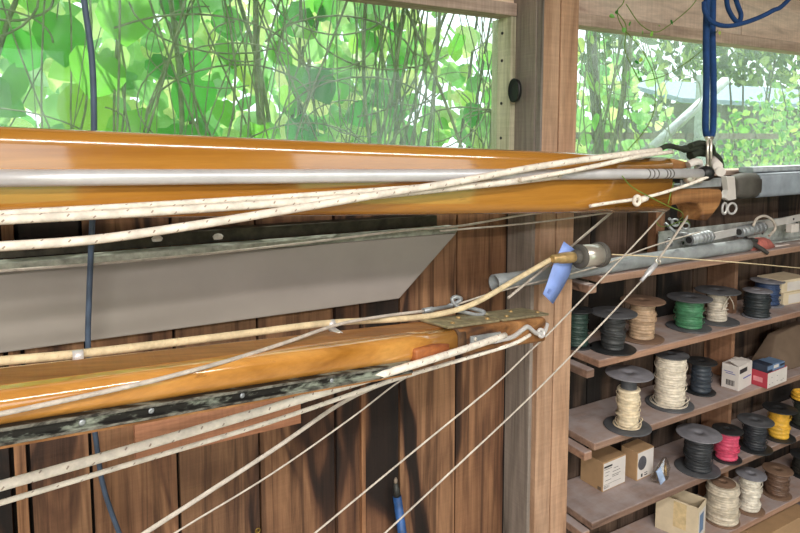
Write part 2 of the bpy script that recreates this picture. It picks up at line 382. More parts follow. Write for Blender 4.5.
# bent jaw at the tip
b = MB(); zt, zb = top(1.3), bot(1.3)
pts = [(1.20, zt-.012), (1.24, zt-.012), (1.27, zt-.022)]
b.prism([(1.19, zt-.004), (1.215, zt+.002), (1.245, zt-.001), (1.275, zt-.006), (1.30, zt-.012), (1.305, zt-.022), (1.26, zt-.026), (1.19, zt-.026)], YS+.012, YS+.072)
lo = [(U(x, y, YS+.004).x, U(x, y, YS+.004).z) for x, y in ((640, 189), (690, 187), (722, 189.5), (723.5, 196), (720, 206), (714, 214), (708, 221), (702, 221), (703, 211), (698, 204), (690, 202.5), (676, 205), (640, 210.5))]
b.prism(lo, YS+.004, YS+.074); b.build('jaw', M['spar_end'], sp, bevel=.006)
b = MB()
b.box((1.25, YS+.004, zb+.0605), (1.40, YS+.05, zb+.066)); b.box((1.25, YS+.0, zb+.058), (1.40, YS+.004, zb+.079)); b.build('metal_strap', M['alu_dull'], sp, bevel=.001)
for x in (1.262, 1.295):
    b = MB(); q = Vector((x, YS-.004, zb+.084)); b.lathe([(.012, 0), (.014, .004), (.014, .012), (.010, .016), (.004, .017)], 16, along(q, q-Vector((0, .02, 0)))); 
    b.lathe([(.004, -.06), (.004, 0)], 8, along(q, q-Vector((0, .02, 0)))); b.build('roller', M['steel'], sp)
# aluminium pole lying along it
pa, pb = U(-60, 178.5, .896), U(702, 173.5, .896)
pl = thing('aluminium_pole', 'slim silver aluminium pole lying along the front of the upper spar', 'pole', pa)
b = MB(); b.tube([pa.lerp(pb, i/8) for i in range(9)], .0108, 16); b.build('tube', M['alu'], pl)
for i, t in enumerate((.865, .875, .885, .905, .912, .92)):
    b = MB(); q = pa.lerp(pb, t); b.tube([q, q+(pb-pa).normalized()*.003], .0112, 16); b.build('marking_ring', M['rubber'], pl)
b = MB(); d = (pb-pa).normalized(); b.tube([pb-d*.005, pb+d*.012, pb+d*.022, pb+d*.03], [.013, .018, .017, .008], 14); b.build('end_cap', M['black'], pl)
# tip fittings: webbing shackle, dark bundle, white tube ends
tf = thing('rigging_bundle', 'dark green webbing bundle lashed on the upper spar tip below the blue straps', 'rigging', (1.29, YS+.04, zt))
b = MB()
b.tube(smooth(px([(655, 152, .93), (668, 146, .93), (684, 149, .94), (700, 147, .95), (708, 150, .95)])), [.006]*12+[.009]*13, 8)
b.tube(smooth(px([(690, 146, .93), (700, 143, .94), (711, 146, .95), (713, 153, .96)])), .007, 8)
b.tube(smooth(px([(690, 156, .95), (698, 152, .95), (710, 154, .97), (718, 160, .98), (720, 168, .98)])), .011, 8); b.build('webbing', M['dgreen'], tf)
b = MB(); q = U(709, 138, .93); w = U(709, 166, .93)
for dx in (-.006, .007): b.tube([q+Vector((dx, 0, 0)), w+Vector((dx, 0, 0))], .0035, 8)
b.tube([q+Vector((-.011, 0, 0)), q+Vector((.012, 0, 0))], .005, 8); b.tube([w+Vector((-.011, 0, 0)), w+Vector((.012, 0, 0))], .0045, 8); b.build('shackle', M['steel'], tf)
b = MB()
for a_, c_ in (((712, 160, .94), (718, 166, .90)), ((714, 166, .93), (721, 172, .89))):
    A, B = U(*a_), U(*c_); b.tube([A, B], .011, 12)
b.build('white_roller', M['white_card'], tf)
b = MB(); q = U(688, 165, .915); b.tube(smooth([q, q+Vector((.015, -.004, .006)), q+Vector((.04, 0, .004)), q+Vector((.05, .01, -.01))]), .009, 8); b.build('strap_end', M['white_card'], tf)

# blue straps from the roof
bs_ = thing('blue_strap', 'deep blue doubled strap hanging from the roof to hold the upper spar tip', 'strap', U(709, 140, .94))
for (x0, x1, x2, yy) in ((707, 706.5, 705.5, .93), (713, 713.5, 713, .95)):
    b = MB(); A = U(709.5, 139, .94)
    pts = [A, U(x2, 128, yy), U(x1, 80, yy), U(x0, 0, yy)]
    e = pts[-1]; pts.append(Vector((e.x, e.y, 2.5)))
    b.tube(smooth(pts), .0075, 10); b.build('strand', M['bluerope'], bs_)
b = MB()
e = U(792, -4, .9)
b.tube(smooth(px([(704, 2, .92), (705, 12, .915), (712, 22, .91), (728, 26, .91), (750, 21, .91), (772, 11, .90), (792, -4, .9)])+[Vector((e.x+.3, .9, 2.2)), Vector((e.x+.45, .9, 2.5))]), .0055, 8)
b.tube(smooth(px([(726, -6, .92), (728, 8, .92), (734, 19, .92), (739, 22, .92), (741, 15, .92), (738, 6, .92), (734, -6, .92)])), .0055, 8); b.build('slack_loop', M['bluerope'], bs_)

# ------------------------------------------------------------------ ropes
def rope(label, pts, r, mat='rope', group=None, name='rope', cat='rope', k=6, seg=8):
    P = smooth(px(pts), k); b = MB(); b.tube(P, r, seg)
    o = b.build(name, M[mat], None, 0, P[len(P)//2]); tag(o, label, cat, group); return o
rope('thin upper white rope running along the lower edge of the upper spar', [(-60, 217.5, .888), (0, 213.5, .888), (130, 206, .888), (270, 197.5, .888), (350, 192, .888), (430, 186, .892), (470, 183, .895)], .0042)
rope('thick flecked white rope under the silver pole, lying just below a thinner rope', [(-60, 225, .882), (0, 220, .882), (130, 213, .882), (270, 204, .882), (350, 198, .882), (430, 190, .884), (500, 183, .886), (560, 176, .889)], .0062)
rope('white rope crossing diagonally over the silver pole up to the spar tip', [(-60, 250, .87), (0, 246.5, .87), (95, 239.5, .87), (190, 226, .87), (270, 213, .872), (370, 196, .875), (450, 183, .872), (530, 168, .87), (600, 157.5, .875), (660, 150, .91)], .0062)
rope('short pale rope above the silver pole, ending at the dark webbing bundle', [(520, 180, .874), (560, 173, .872), (600, 165, .872), (640, 156, .88), (672, 152, .915)], .0045)
rope('short white lashing with a knotted eye below the tip of the upper spar', [(590, 206, .895), (612, 202.5, .892), (630, 200, .89), (655, 195, .89), (690, 184, .888), (712, 175, .885)], .0036)
b = MB(); q = U(637, 200.5, .885); b.torus(q, .009, .0042, Matrix.Rotation(math.pi/2, 4, 'X')); b.tube([q+Vector((.008, 0, 0)), q+Vector((.028, 0, .004))], .007, 8)
tag(b.build('rope_knot', M['rope'], None, 0, q), 'small white whipped rope knot hanging just below the upper spar', 'knot')
b = None
rope('thin twisted line lying along the top edge of the grey panel', [(-60, 275.5, 1.15), (0, 271, 1.15), (130, 261, 1.15), (270, 247, 1.15), (400, 231, 1.15), (460, 226, 1.12), (530, 214, 1.05), (600, 208, .98), (640, 203, .93)], .0024, 'line')
rope('thin slack line from the right corner of the grey panel towards the upper spar tip', [(440, 231, 1.14), (500, 226, 1.10), (560, 219.5, 1.05), (640, 208, .98), (676, 203, .94)], .0020, 'line')

# ------------------------------------------------------------------ cable, panel
rope('blue-grey cable hanging from the roof in front of the grey panel and plank wall', [(80, -40, 1.08), (84, 0, 1.08), (92, 60, 1.08), (94, 128, 1.08), (93, 200, 1.10), (91, 250, 1.13), (89, 300, 1.14), (88, 345, 1.15), (91, 400, 1.18), (96, 440, 1.21), (103, 485, 1.23), (118, 530, 1.24), (135, 570, 1.24)], .0046, 'cable', None, 'cable', 'cable')
YP = 1.19
pn = thing('grey_panel', 'long grey painted board with an angled end leaning on the plank wall', 'panel', (.3, YP, 1.25))
b = MB(); A = U(-70, 267, YP); 
xt0 = -.75; poly = [(xt0, 1.385), (.828, 1.378), (.672, 1.240), (xt0, 1.252)]
b.prism(poly, YP, YP+.035); b.build('board', M['panel'], pn, bevel=.003)
b = MB(); b.prism([(xt0, 1.3852), (.828, 1.3782), (.832, 1.392), (xt0, 1.399)], YP+.0, YP+.04); b.build('top_rail', M['panel_top'], pn, bevel=.003)
b = MB(); b.prism([(xt0, 1.400), (.80, 1.392), (.80, 1.416), (xt0, 1.424)], YP+.045, YP+.088); b.build('rear_rail', plain('mossy_dark_rail', '4a463b', .9, 0, .35, 40), pn)
for (x, y) in ((157, 240), (218, 238)):
    b = MB(); q = U(x, y, YP+.01); b.lathe([(.001, -.004), (.008, -.003), (.010, .004), (.006, .010), (.001, .012)], 7, T(q) @ Matrix.Scale(.75, 4) @ Matrix.Scale(1.4, 4, (1, 0, 0)), False)
    tag(b.build('debris_lump', M['white_card'], None, 0, q), '%s pale crumb on the top edge of the grey panel' % ('larger left' if x < 200 else 'smaller right'), 'debris')

# ------------------------------------------------------------------ lower spar
ls = thing('wooden_boom', 'honey varnished boom tilting down to the right below the grey panel', 'boom', U(270, 360, .86))
def LY(t): return .715+(1.0-.715)*t               # distance of the front face along the boom
A0 = U(0, 397, .715); B0 = U(540, 320, 1.0)         # front top edge
A1 = U(0, 427, .715); B1 = U(540, 341.5, 1.0)         # front bottom edge
def tp(x):                                         # parameter along the boom at picture column x
    lo_, hi_ = -.6, 1.5
    for _ in range(40):
        m_ = (lo_+hi_)/2; q = A0.lerp(B0, m_)-EYE
        if 400+F*q.dot(RT)/q.dot(FW) < x: lo_ = m_
        else: hi_ = m_
    return lo_
def sec(t, r=.016):
    top_, bo_ = A0.lerp(B0, t), A1.lerp(B1, t); d = (B0-A0); d.z = 0; d.normalize(); nrm = Vector((-d.y, d.x, 0))
    h = top_.z-bo_.z+.006; w = .105-.015*t; c = (top_+bo_)/2+nrm*(w/2)
    return [c+nrm*p+Vector((0, 0, q)) for p, q in rr(w, h, min(r, h*.42), 6)], nrm, d
TJ = tp(459); TE = tp(546); ts = [-.25, 0, .2, .4, .6, TJ]
b = MB(); b.loft([sec(t)[0] for t in ts]); b.build('shaft', M['spar_lo'], ls)
b = MB(); b.loft([sec(t, .008)[0] for t in (TJ, TJ*.6+TE*.4, TE-.02, TE)]); b.build('weathered_tip', M['spar_end'], ls, bevel=.003)
_, nrm, dl = sec(.5); dl = (B0-A0).normalized()
def BY(x, off=.006):                               # distance of the boom's front face on the sight line at pixel column x
    def f(t):
        q = A0.lerp(B0, t)-EYE; return 400+F*q.dot(RT)/q.dot(FW)
    lo_, hi_ = -.4, 1.4
    for _ in range(40):
        m_ = (lo_+hi_)/2
        if f(m_) < x: lo_ = m_
        else: hi_ = m_
    return A0.lerp(B0, lo_).y-off
# dull top strip
b = MB(); 
rg = []
for t in (-.25, TJ-.01):
    r_, nn, dd = sec(t); z = max(p.z for p in r_); c = A0.lerp(B0, t)
    rg.append([Vector((c.x, c.y, z+e))+nn*p for p, e in ((.028, .0003), (.088-.012*t, .0003), (.088-.012*t, -.004), (.028, -.004))])
b.loft(rg, True, True, False); b.build('worn_top', M['spar_top'], ls)
# track under the front edge
def trk(t, dz, out): q = A1.lerp(B1, t); return q+Vector((0, 0, dz))-nrm*out
b = MB(); rg = []
for t in (-.25, 0, .25, .5, tp(411)):
    rg.append([trk(t, dz, o_) for dz, o_ in ((.000, -.06), (.000, .003), (-.004, .004), (-.005, .000), (-.013, .000), (-.014, .0045), (-.0185, .004), (-.020, -.06))])
b.loft(rg, True, True, False); mt = b.build('metal_track', M['track'], ls)
for dz0, dz1, oo, mm, nm in ((-.0002, -.0036, .0046, 'track_lip', 'upper_lip'), (-.0150, -.0176, .0050, 'track_lip', 'lower_lip'), (-.0185, -.0215, .0035, 'spar_end', 'wooden_bead')):
    b = MB(); b.loft([[trk(t, dz0, .003), trk(t, dz0, oo), trk(t, dz1, oo), trk(t, dz1, .003)] for t in (-.25, 0, .25, .5, tp(410.5))], True, True, False); b.build(nm, M[mm], mt)
for t in (.075, .15, .27, .42, .6):
    b = MB(); q = trk(t, -.009, .0005); b.lathe([(.0036, 0), (.0036, .0012), (.002, .002)], 10, along(q, q-nrm)); b.build('screw', M['alu_dull'], mt)
b = MB(); q = trk(tp(412.5), .002, 0)
b.loft([[q+dl*x+Vector((0, 0, z))-nrm*y for x, z, y in sc_] for sc_ in (
    [(0, -.004, -.02), (0, -.004, .010), (0, .020, .008), (0, .022, -.02)], [(.05, -.002, -.02), (.05, -.002, .010), (.05, .024, .008), (.05, .024, -.02)], [(.10, .006, -.02), (.10, .006, .002), (.10, .020, .002), (.10, .020, -.02)])]); b.build('wooden_chock', wood('reddish_chock', 'b5713f', '94522b', '5a2a12', 'X', .5), ls, bevel=.005)
b = MB(); b.loft([[p+(p-(sum(r_, Vector())/len(r_))).normalized()*.0015 for p in r_] for r_ in (sec(TJ-.004, .012)[0], sec(TJ+.02, .012)[0])]); b.build('joint_band', plain('dark_stained_joint', '5a3f28', .7, 0, .3, 60), ls)
b = MB()
for t0, t1, dz0, dz1 in ((tp(470), tp(500), -.012, -.034),):
    b.loft([[A0.lerp(B0, t)+Vector((0, 0, dz))-nrm*o_ for dz, o_ in ((dz0, -.004), (dz0, .003), (dz1, .003), (dz1, -.004))] for t in (t0, t1)], True, True, False)
b.build('steel_bracket', M['alu_dull'], ls, bevel=.001)
for x_ in (474, 478): 
    q = A0.lerp(B0, tp(x_))+Vector((0, 0, -.018-(x_-474)*.002))-nrm*.003; b = MB(); b.lathe([(.004, 0), (.004, .002), (.002, .003)], 10, along(q, q-nrm)); b.build('bolt_head', M['steel'], ls)
# bronze plates on top of the tip
for t0, t1, nm in ((tp(452), tp(504), 3), (tp(507), tp(553), 3)):
    b = MB(); rr_ = []
    for t in (t0, t1):
        r_, nn, dd = sec(t); z = max(p.z for p in r_); c = A0.lerp(B0, t)
        rr_.append([Vector((c.x, c.y, z+e))+nn*p for p, e in ((.010, .001), (.010, .006), (.080, .006), (.080, .001))])
    b.loft(rr_, True, True, False); hp = b.build('hinge_plate', M['bronze'], ls, bevel=.0015)
    for i in range(nm):
        t = t0+(t1-t0)*(i+.6)/nm
        for off in ((.026,), (.056,))[i % 2]:
            r_, nn, dd = sec(t); z = max(p.z for p in r_); c = A0.lerp(B0, t); q = Vector((c.x, c.y, z+.006))+nn*off
            b = MB(); b.lathe([(.005, 0), (.0045, .002), (.002, .0032)], 10, T(q)); b.build('rivet', M['brass'], hp)
# clips holding the cream rope
for (x, y, Yc) in ((78, 356, .845), (331, 324, .955)):
    q = U(x, y, Yc); b = MB(); b.tube([q+Vector((-.006, 0, .0)), q+Vector((.006, 0, 0))], .0075, 12); b.box((q.x-.006, q.y-.028, q.z-.009), (q.x+.006, q.y, q.z-.006))
    b.lathe([(.008, 0), (.008, .002)], 12, T(q+Vector((0, -.030, -.009)))); b.m = 1; b.lathe([(.004, 0), (.003, .002)], 10, T(q+Vector((0, -.030, -.0068))))
    b.build('rope_clip', [M['alu_white'], M['steel']], ls)
# end shackle of twisted strip
b = MB(); b.tube(smooth(px([(495, 341, BY(495)), (512, 337, BY(512)), (522, 330, BY(522)), (528, 327, BY(528)), (536, 333, BY(536)), (544, 332, BY(544)), (547, 324, 1.01)])), .005, 8)
b.torus(U(541, 333, .99), .008, .0035, Matrix.Rotation(1.2, 4, 'X')); b.build('end_shackle', M['alu_white'], ls)
# eye bolt and turnbuckle on the top
tb = thing('turnbuckle', 'dull steel turnbuckle with a looped eye on top of the boom near its plates', 'turnbuckle', U(440, 307, 1.02))
b = MB(); A, B = U(423, 311, 1.01), U(452, 306, 1.03); b.tube([A, A.lerp(B, .3), A.lerp(B, .35), B], [.0055, .0055, .004, .004], 10); b.build('barrel', M['alu_dull'], tb)
b = MB(); b.tube(smooth(px([(448, 306, 1.03), (456, 303, 1.03), (461, 299, 1.03), (456, 297, 1.03), (452, 300, 1.03), (458, 307, 1.025), (470, 308, 1.02), (484, 312, 1.02), (478, 315, 1.015), (464, 312, 1.015), (452, 310, 1.02)])), .0042, 8); b.build('eye', M['alu_dull'], tb)
rope('cream rope stretched along the top of the boom and rising to the furling drum', [(-60, 367, .825), (0, 361, .835), (78, 354, .85), (170, 343, .885), (250, 333, .92), (330, 323, .955), (400, 319, .985), (440, 314, .995), (475, 303, 1.0), (515, 280, 1.02), (553, 258, 1.04)], .0058, 'rope2')
rope('grey line slanting across the honey varnished face of the boom up to the turnbuckle', [(-60, 424, BY(-60)), (0, 414, BY(0)), (130, 386, BY(130)), (200, 368.5, BY(200, .002)), (250, 354, BY(250, -.02)), (290, 341, BY(290, -.045)), (340, 324, .92), (385, 316, .97), (424, 311, 1.01)], .0029, 'line')
# ropes below the boom
rope('thickest white rope sweeping below the boom from its tip to the lower left', [(-60, 503, .86), (0, 486, .86), (130, 449.5, .87), (270, 408.5, .875), (400, 369, BY(400, .010)), (460, 350.5, BY(460, .010)), (505, 335.5, BY(505, .004))], .0068)
rope('second white rope just under the thickest one, ending at the tip shackle', [(-60, 520, .93), (0, 503, .94), (130, 464, .955), (270, 422, .97), (390, 381, .95), (450, 363, .955), (510, 345, BY(510)), (530, 335, BY(530))], .0040)
rope('pale doubled line fanning down from the ropes under the boom to the lower left', [(90, 568, .93), (145, 533, .94), (270, 452, .96), (340, 404, .97), (385, 383, .974), (415, 374, .976)], .0036, 'line')
rope('thin brownish line, lowest of the fan under the boom', [(125, 568, .95), (175, 533, .955), (270, 475, .962), (350, 419, .97), (400, 381, .975), (425, 371, .977)], .0015, 'line')
rope('thin pale stay running from the bottom centre past the boom tip to the rigging', [(270, 571, 1.02), (315, 533, 1.02), (405, 458.5, 1.02), (492, 387, 1.02), (530, 351, 1.02), (560, 322, 1.02), (636, 243, 1.0), (672, 203, .96)], .0019, 'wireline')
rope('thin pale stay crossing the post, spliced to a small toggle near the shelf', [(345, 571, 1.0), (385, 533, 1.0), (455, 468, 1.0), (530, 397, 1.0), (592, 334, 1.0), (641, 281.5, 1.0)], .0019, 'wireline')
tg = thing('rigging_toggle', 'small steel toggle at the end of the stay, in front of the top shelf', 'toggle', U(650, 270, 1.0))
A, B = U(641, 281, 1.0), U(656, 264, 1.0)
b = MB(); b.tube([A, A.lerp(B, .35), A.lerp(B, .4), B], [.004, .0045, .007, .006], 10); b.build('body', M['alu'], tg)
b = MB(); b.torus(U(658, 261, 1.0), .007, .003, Matrix.Rotation(1.3, 4, 'X')); b.build('fork', M['steel'], tg)
rope('grey doubled line from the toggle up to the jumble of metal parts', [(658, 260, 1.0), (672, 240, .98), (690, 213, .95), (698, 200, .94)], .0028, 'line')
rope('grey stay leaning up from the boom plates behind the furling drum', [(508, 298, 1.05), (530, 280, 1.07), (560, 256, 1.10), (612, 212, 1.10), (625, 200, 1.09)], .0030, 'line')
rope('thin line from the boom plates rising gently past the drum to the shelf clutter', [(455, 305, 1.03), (500, 291, 1.06), (550, 279, 1.10), (600, 266, 1.11), (640, 250.5, 1.11), (672, 240, 1.12), (700, 232, 1.13)], .0020, 'line')

# ------------------------------------------------------------------ furling drum
A, B = U(552, 259, 1.03), U(608, 253.8, 1.035)
fd = thing('furling_drum', 'polished steel furling drum with brass sleeve and a blue tape flag', 'furling drum', A)
mtx = along(A, B); Lh = (B-A).length
def fdp(name, prof, mat, seg=24): b = MB(); b.lathe([(r, z*Lh) for r, z in prof], seg, mtx); return b.build(name, mat, fd)
fdp('sleeve', [(.0075, 0), (.010, .02), (.010, .10), (.0125, .14), (.0135, .30), (.0125, .36), (.009, .38)], M['brass'])
fdp('collar', [(.009, .36), (.015, .37), (.015, .41), (.017, .42), (.017, .45), (.012, .46)], M['rubber'])
fdp('barrel', [(.024, .48), (.0265, .49), (.0265, .80), (.024, .81)], M['steel'], 32)
fdp('rim', [(.012, .44), (.0255, .445), (.0285, .465), (.0285, .485), (.024, .49)], M['rubber'], 32)
fdp('rim', [(.024, .79), (.0295, .80), (.0305, .83), (.0295, .875), (.02, .885), (.008, .89)], M['rubber'], 32)
fdp('spigot', [(.006, .88), (.006, .97), (.003, 1.03)], M['brass'])
b = MB(); rg = []
for (xa, ya, xb, yb, Yt) in ((564, 241.5, 577, 251, 1.035), (561, 248, 574, 257, 1.032), (553, 266, 570, 274, 1.035), (547, 284, 563, 288, 1.04), (543, 294, 553, 304, 1.035)):
    p, q = U(xa, ya, Yt), U(xb, yb, Yt+.01); rg.append([p, q, q+Vector((0, .0012, 0)), p+Vector((0, .0012, 0))])
b.loft(rg, True, True, True); b.build('tape_flag', M['tape'], fd)
rope('thin pale cord running right from the furling drum across the shelf fronts', [(612, 254.5, 1.075), (660, 257, 1.08), (744, 263, 1.08), (800, 268, 1.08), (860, 273, 1.08)], .0016, 'rope2', None, 'cord', 'cord')

# ------------------------------------------------------------------ shelving
SZ = [1.240, 1.013, .786, .562, .330]; SF = 1.13; TH = .021
sh = thing('shelving_unit', 'rough wooden shelving of five dusty boards built against the plank wall', 'shelving', (1.25, 1.2, 0))
XS = 1.238; XE = 3.0
for z in SZ:
    b = MB(); b.newpid(); x0 = XS+random.uniform(-.004, .008)
    b.box((x0, SF, z-TH), (XE, WB-.004, z)); b.build('shelf', M['shelf'], sh, bevel=.003)
for z in SZ[:4]:
    b = MB(); b.newpid(); b.box((XS-.030, SF+.006, z-TH-.024), (XS-.002, WB-.004, z-TH-.001)); b.build('cleat', M['shelf'], sh, bevel=.003)
for z1, z0 in zip(SZ[:-1], SZ[1:]):
    for x in (1.98, 2.7):
        b = MB(); b.newpid(); b.box((x-.008, SF+.09, z0+.0005), (x+.010, WB-.006, z1-TH-.0005)); b.build('divider', M['divider'], sh, bevel=.001)
b = MB(); b.newpid(); b.box((XE-.02, SF+.01, 0), (XE, WB-.005, 1.218)); b.build('side_board', M['divider'], sh)
b = MB(); b.newpid(); b.box((XS+.05, WY-.10, 0), (XS+.09, WY-.06, SZ[4]-TH)); b.build('leg', M['divider'], sh)
b = MB(); b.newpid(); b.box((2.55, WY-.08, SZ[0]+.0005), (2.60, WY-.02, 1.405)); b.build('prop_block', M['divider'], sh)
b = MB(); b.newpid(); b.box((1.60, WY-.035, SZ[0]+.0005), (1.64, WY-.006, 1.405)); b.build('prop_block', M['divider'], sh)

# ------------------------------------------------------------------ spools
WM = {}
def wiremat(h):
    if h not in WM: WM[h] = plain('wire_'+h, h, .5, 0, .2, 60)
    return WM[h]
FB = plain('black_spool_flange', '2a2c2e', .5, 0, .25, 30); FG = plain('grey_dusty_flange', '83838a', .6, 0, .15, 30)
FT = plain('brown_fibre_flange', '7d6350', .75, 0, .15, 30); FM = plain('charcoal_dusty_flange', '55575b', .6, 0, .2, 30)
def spool(x, Y, si, flange, top_py, wirepx, wire, fl, label, cat='spool', fill=(0, 1), turns=11, tilt=0, loose=None, bflange=None, rough=1.0, group='wire spools on the shelves', flt=None, wobble=.0008):
    z0 = SZ[si]; c = U(x, 300, Y)
    for _ in range(4): q_ = Vector((c.x, Y, z0+.05))-EYE; c = U(x, CYP-F*q_.dot(UP)/q_.dot(FW), Y)
    c.z = z0; D = DEP((c.x, c.y, z0+.05)); t = (x-400)/F; k = D/F/math.sqrt(1+t*t)/2
    R = flange*k; rw = wirepx*k; h = U(x, top_py, Y).z-z0
    fth = .004
    o = thing('wire_spool', label, cat, (c.x, c.y, z0), group)
    X = T(c)
    Rb = (bflange or flange)*k
    for zz, r_, mt in ((0, Rb, fl), (h-fth, R, flt or fl)):
        b = MB(); b.lathe([(.008, zz), (r_-.0015, zz), (r_, zz+.0015), (r_, zz+fth-.001), (r_-.002, zz+fth), (r_*.55, zz+fth), (r_*.52, zz+fth+(.001 if zz else 0)), (.010, zz+fth+(.001 if zz else 0)), (.008, zz+fth*.4)], 32, X); b.build('flange', mt, o)
    turns = int(turns*(1.4 if turns < 12 else 1.1)); rc = min(rw*.72, .024)
    b = MB(); b.lathe([(rc, fth), (rc, h-fth)], 20, X); b.build('core', FM, o)
    za, zb = fth+.0005+(h-2*fth)*fill[0], fth+(h-2*fth)*fill[1]-.0005
    b = MB(); seg = 28; rings = []; rnd = [random.uniform(-1, 1) for _ in range(turns+2)]
    ph = [random.uniform(0, 6.28) for _ in range(turns+2)]
    m_ = turns*4
    for i in range(m_+1):
        q = i/m_; tt = q*turns; kk = int(min(turns-1, tt)); fr = tt-kk
        rad = rw*(1+.045*rough*rnd[kk])*1.0 - (1-abs(math.sin(math.pi*fr)))*.0026
        z = za+(zb-za)*q; ring = []
        for s_ in range(seg):
            a = 2*math.pi*s_/seg; dz = wobble*1.6*math.sin(a+ph[kk])*(1 if 0 < i < m_ else 0)
            ring.append(c+Vector(((rad+wobble*math.sin(2*a+ph[kk]))*math.cos(a), (rad+wobble*math.sin(2*a+ph[kk]))*math.sin(a), min(max(z+dz, fth), h-fth))))
        rings.append(ring)
    b.loft(rings); w = b.build('wire_winding', wiremat(wire), o)
    b = MB()
    for _ in range(3):                                # crossed strands on top of the winding
        zc = za+(zb-za)*random.uniform(.2, .8); am = (zb-za)*random.uniform(.04, .13); p0 = random.uniform(0, 6.28)
        b.tube([c+Vector(((rw*1.04+.0012)*math.cos(a), (rw*1.04+.0012)*math.sin(a), min(max(zc+am*math.sin(a+p0), za+.002), zb-.002))) for a in [2*math.pi*i/28 for i in range(29)]], .0013, 5, False)
    b.build('crossing_strand', wiremat(wire), w)
    if loose == 'base':
        b = MB()
        for j in range(3):
            rr0 = rw*(1.08+.10*j); b.tube([c+Vector((rr0*math.cos(a), rr0*math.sin(a), fth+.003+.012*max(0, math.sin(a*1.0+j*1.3))*(1+.4*j))) for a in [2*math.pi*i/32 for i in range(33)]], .0013, 5, False)
        b.build('loose_coil', wiremat(wire), o)
    if loose == 'end':
        b = MB(); p = c+Vector((rw*.2, -rw*1.02, zb*.95)); b.tube(smooth([p, p+Vector((.006, -.006, -.012)), p+Vector((.018, -.008, -.03)), p+Vector((.026, -.006, -.05))]), .0014, 6)
        p = c+Vector((-rw*.6, -rw*.85, zb*.4)); b.tube(smooth([p, p+Vector((0, -.008, .02)), p+Vector((.012, -.012, .04)), p+Vector((.03, -.014, .056))]), .0014, 6); b.build('loose_end', wiremat(wire), o)
    if loose == 'tail':
        b = MB(); p = c+Vector((rw*.9, -rw*.5, fth+.004)); b.tube(smooth([p, p+Vector((.02, -.012, .004)), p+Vector((.036, -.022, -.002)), p+Vector((.045, -.03, -.02)), p+Vector((.047, -.034, -.06))]), .0016, 6); b.build('loose_end', wiremat(wire), o)
    return o
# second board from the top
spool(577, 1.245, 1, 32, 309, 22, '31463f', FB, 'dark green-black wire spool half hidden behind the post edge')
spool(613, 1.178, 1, 48, 312, 24, '3c3e3f', FB, 'black wire spool with dusty flange, first whole one from the post, below the top board', turns=8, rough=1.6, flt=FM, wobble=.0014)
spool(642, 1.20, 1, 46, 300, 27, 'b89c80', FT, 'tan wire spool with brown flanges just left of the green one', turns=9)
spool(689, 1.20, 1, 47, 297, 29, '4a8560', FM, 'bright green wire spool, the only green one', turns=9, rough=1.3)
spool(717, 1.198, 1, 47, 290, 21, 'c9bfb0', FM, 'cream wire spool with a loose end sticking out, right of the green one', turns=8, loose='end', rough=1.5)
spool(757, 1.165, 1, 31, 290, 27, '2b3236', FG, 'short black wire spool right of the divider below the top board, grey top flange', turns=7, rough=1.2)
spool(767, 1.235, 1, 36, 280, 26, '33476b', FG, 'taller navy wire spool standing behind the short black one', turns=8)
# third board
spool(628, 1.155, 2, 49, 373, 23, 'e6d6b8', FM, 'half used cream wire spool showing its bare core under a wide grey flange', fill=(0, .74), turns=8, loose='base', rough=1.3, flt=FG)
spool(670, 1.195, 2, 36, 354, 31, 'e2d8c6', FM, 'full white wire spool with spilled coils at its base, largest on its board', turns=17, loose='base', bflange=50, rough=.5)
spool(701, 1.207, 2, 32, 361, 21, '38404a', FB, 'small black wire spool between the full white spool and the white carton', turns=5, rough=1.4)
# fourth board
spool(698, 1.168, 3, 47, 433, 28, '33363a', FM, 'black wire spool with grey flange right of the clear plastic bag', turns=8, rough=1.4, flt=FG)
spool(727, 1.16, 3, 32, 429, 24, 'd4506f', FB, 'pink wire spool, the only pink one', turns=6, rough=1.6)
spool(755, 1.156, 3, 38, 420, 24, '2d3137', FB, 'black wire spool right of the divider in front of the yellow wire', turns=8, flt=FM)
spool(779, 1.16, 3, 36, 408, 22, 'e2b13e', FB, 'yellow wire spool under a wide black rim, behind the black spool', turns=5, flt=FB)
spool(806, 1.16, 3, 36, 399, 26, '3b4038', FB, 'dark olive wire spool right of the yellow one, with a yellow coil on top', turns=6)
# fifth board
spool(722, 1.185, 4, 26, 482, 34, 'cfc4b0', FT, 'fat cream wire spool without a top rim on the lowest board', turns=13, rough=1.0, bflange=38)
spool(750, 1.172, 4, 32, 474, 22, 'e6dfcf', FT, 'white wire spool with a brown top rim on the lowest board', turns=9, rough=1.8, flt=FG, wobble=.0014)
spool(777, 1.18, 4, 32, 469, 24, '6d5444', FT, 'brown wire spool with brown rims on the lowest board', turns=9)
spool(806, 1.20, 4, 34, 455, 26, '33332e', FB, 'black wire spool at the right edge of the lowest board', turns=8)
# yellow coil lying on the olive spool
p = U(803, 400, 1.16); zt_ = U(804, 399, 1.16).z+.002
b = MB()
for j in range(4): b.torus((p.x, p.y, zt_+.004+.006*j), .034-.003*(j % 2), .004)
tag(b.build('wire_coil', wiremat('e2b13e'), None, 0, (p.x, p.y, zt_)), 'small bright yellow wire coil lying on top of the olive spool', 'coil')

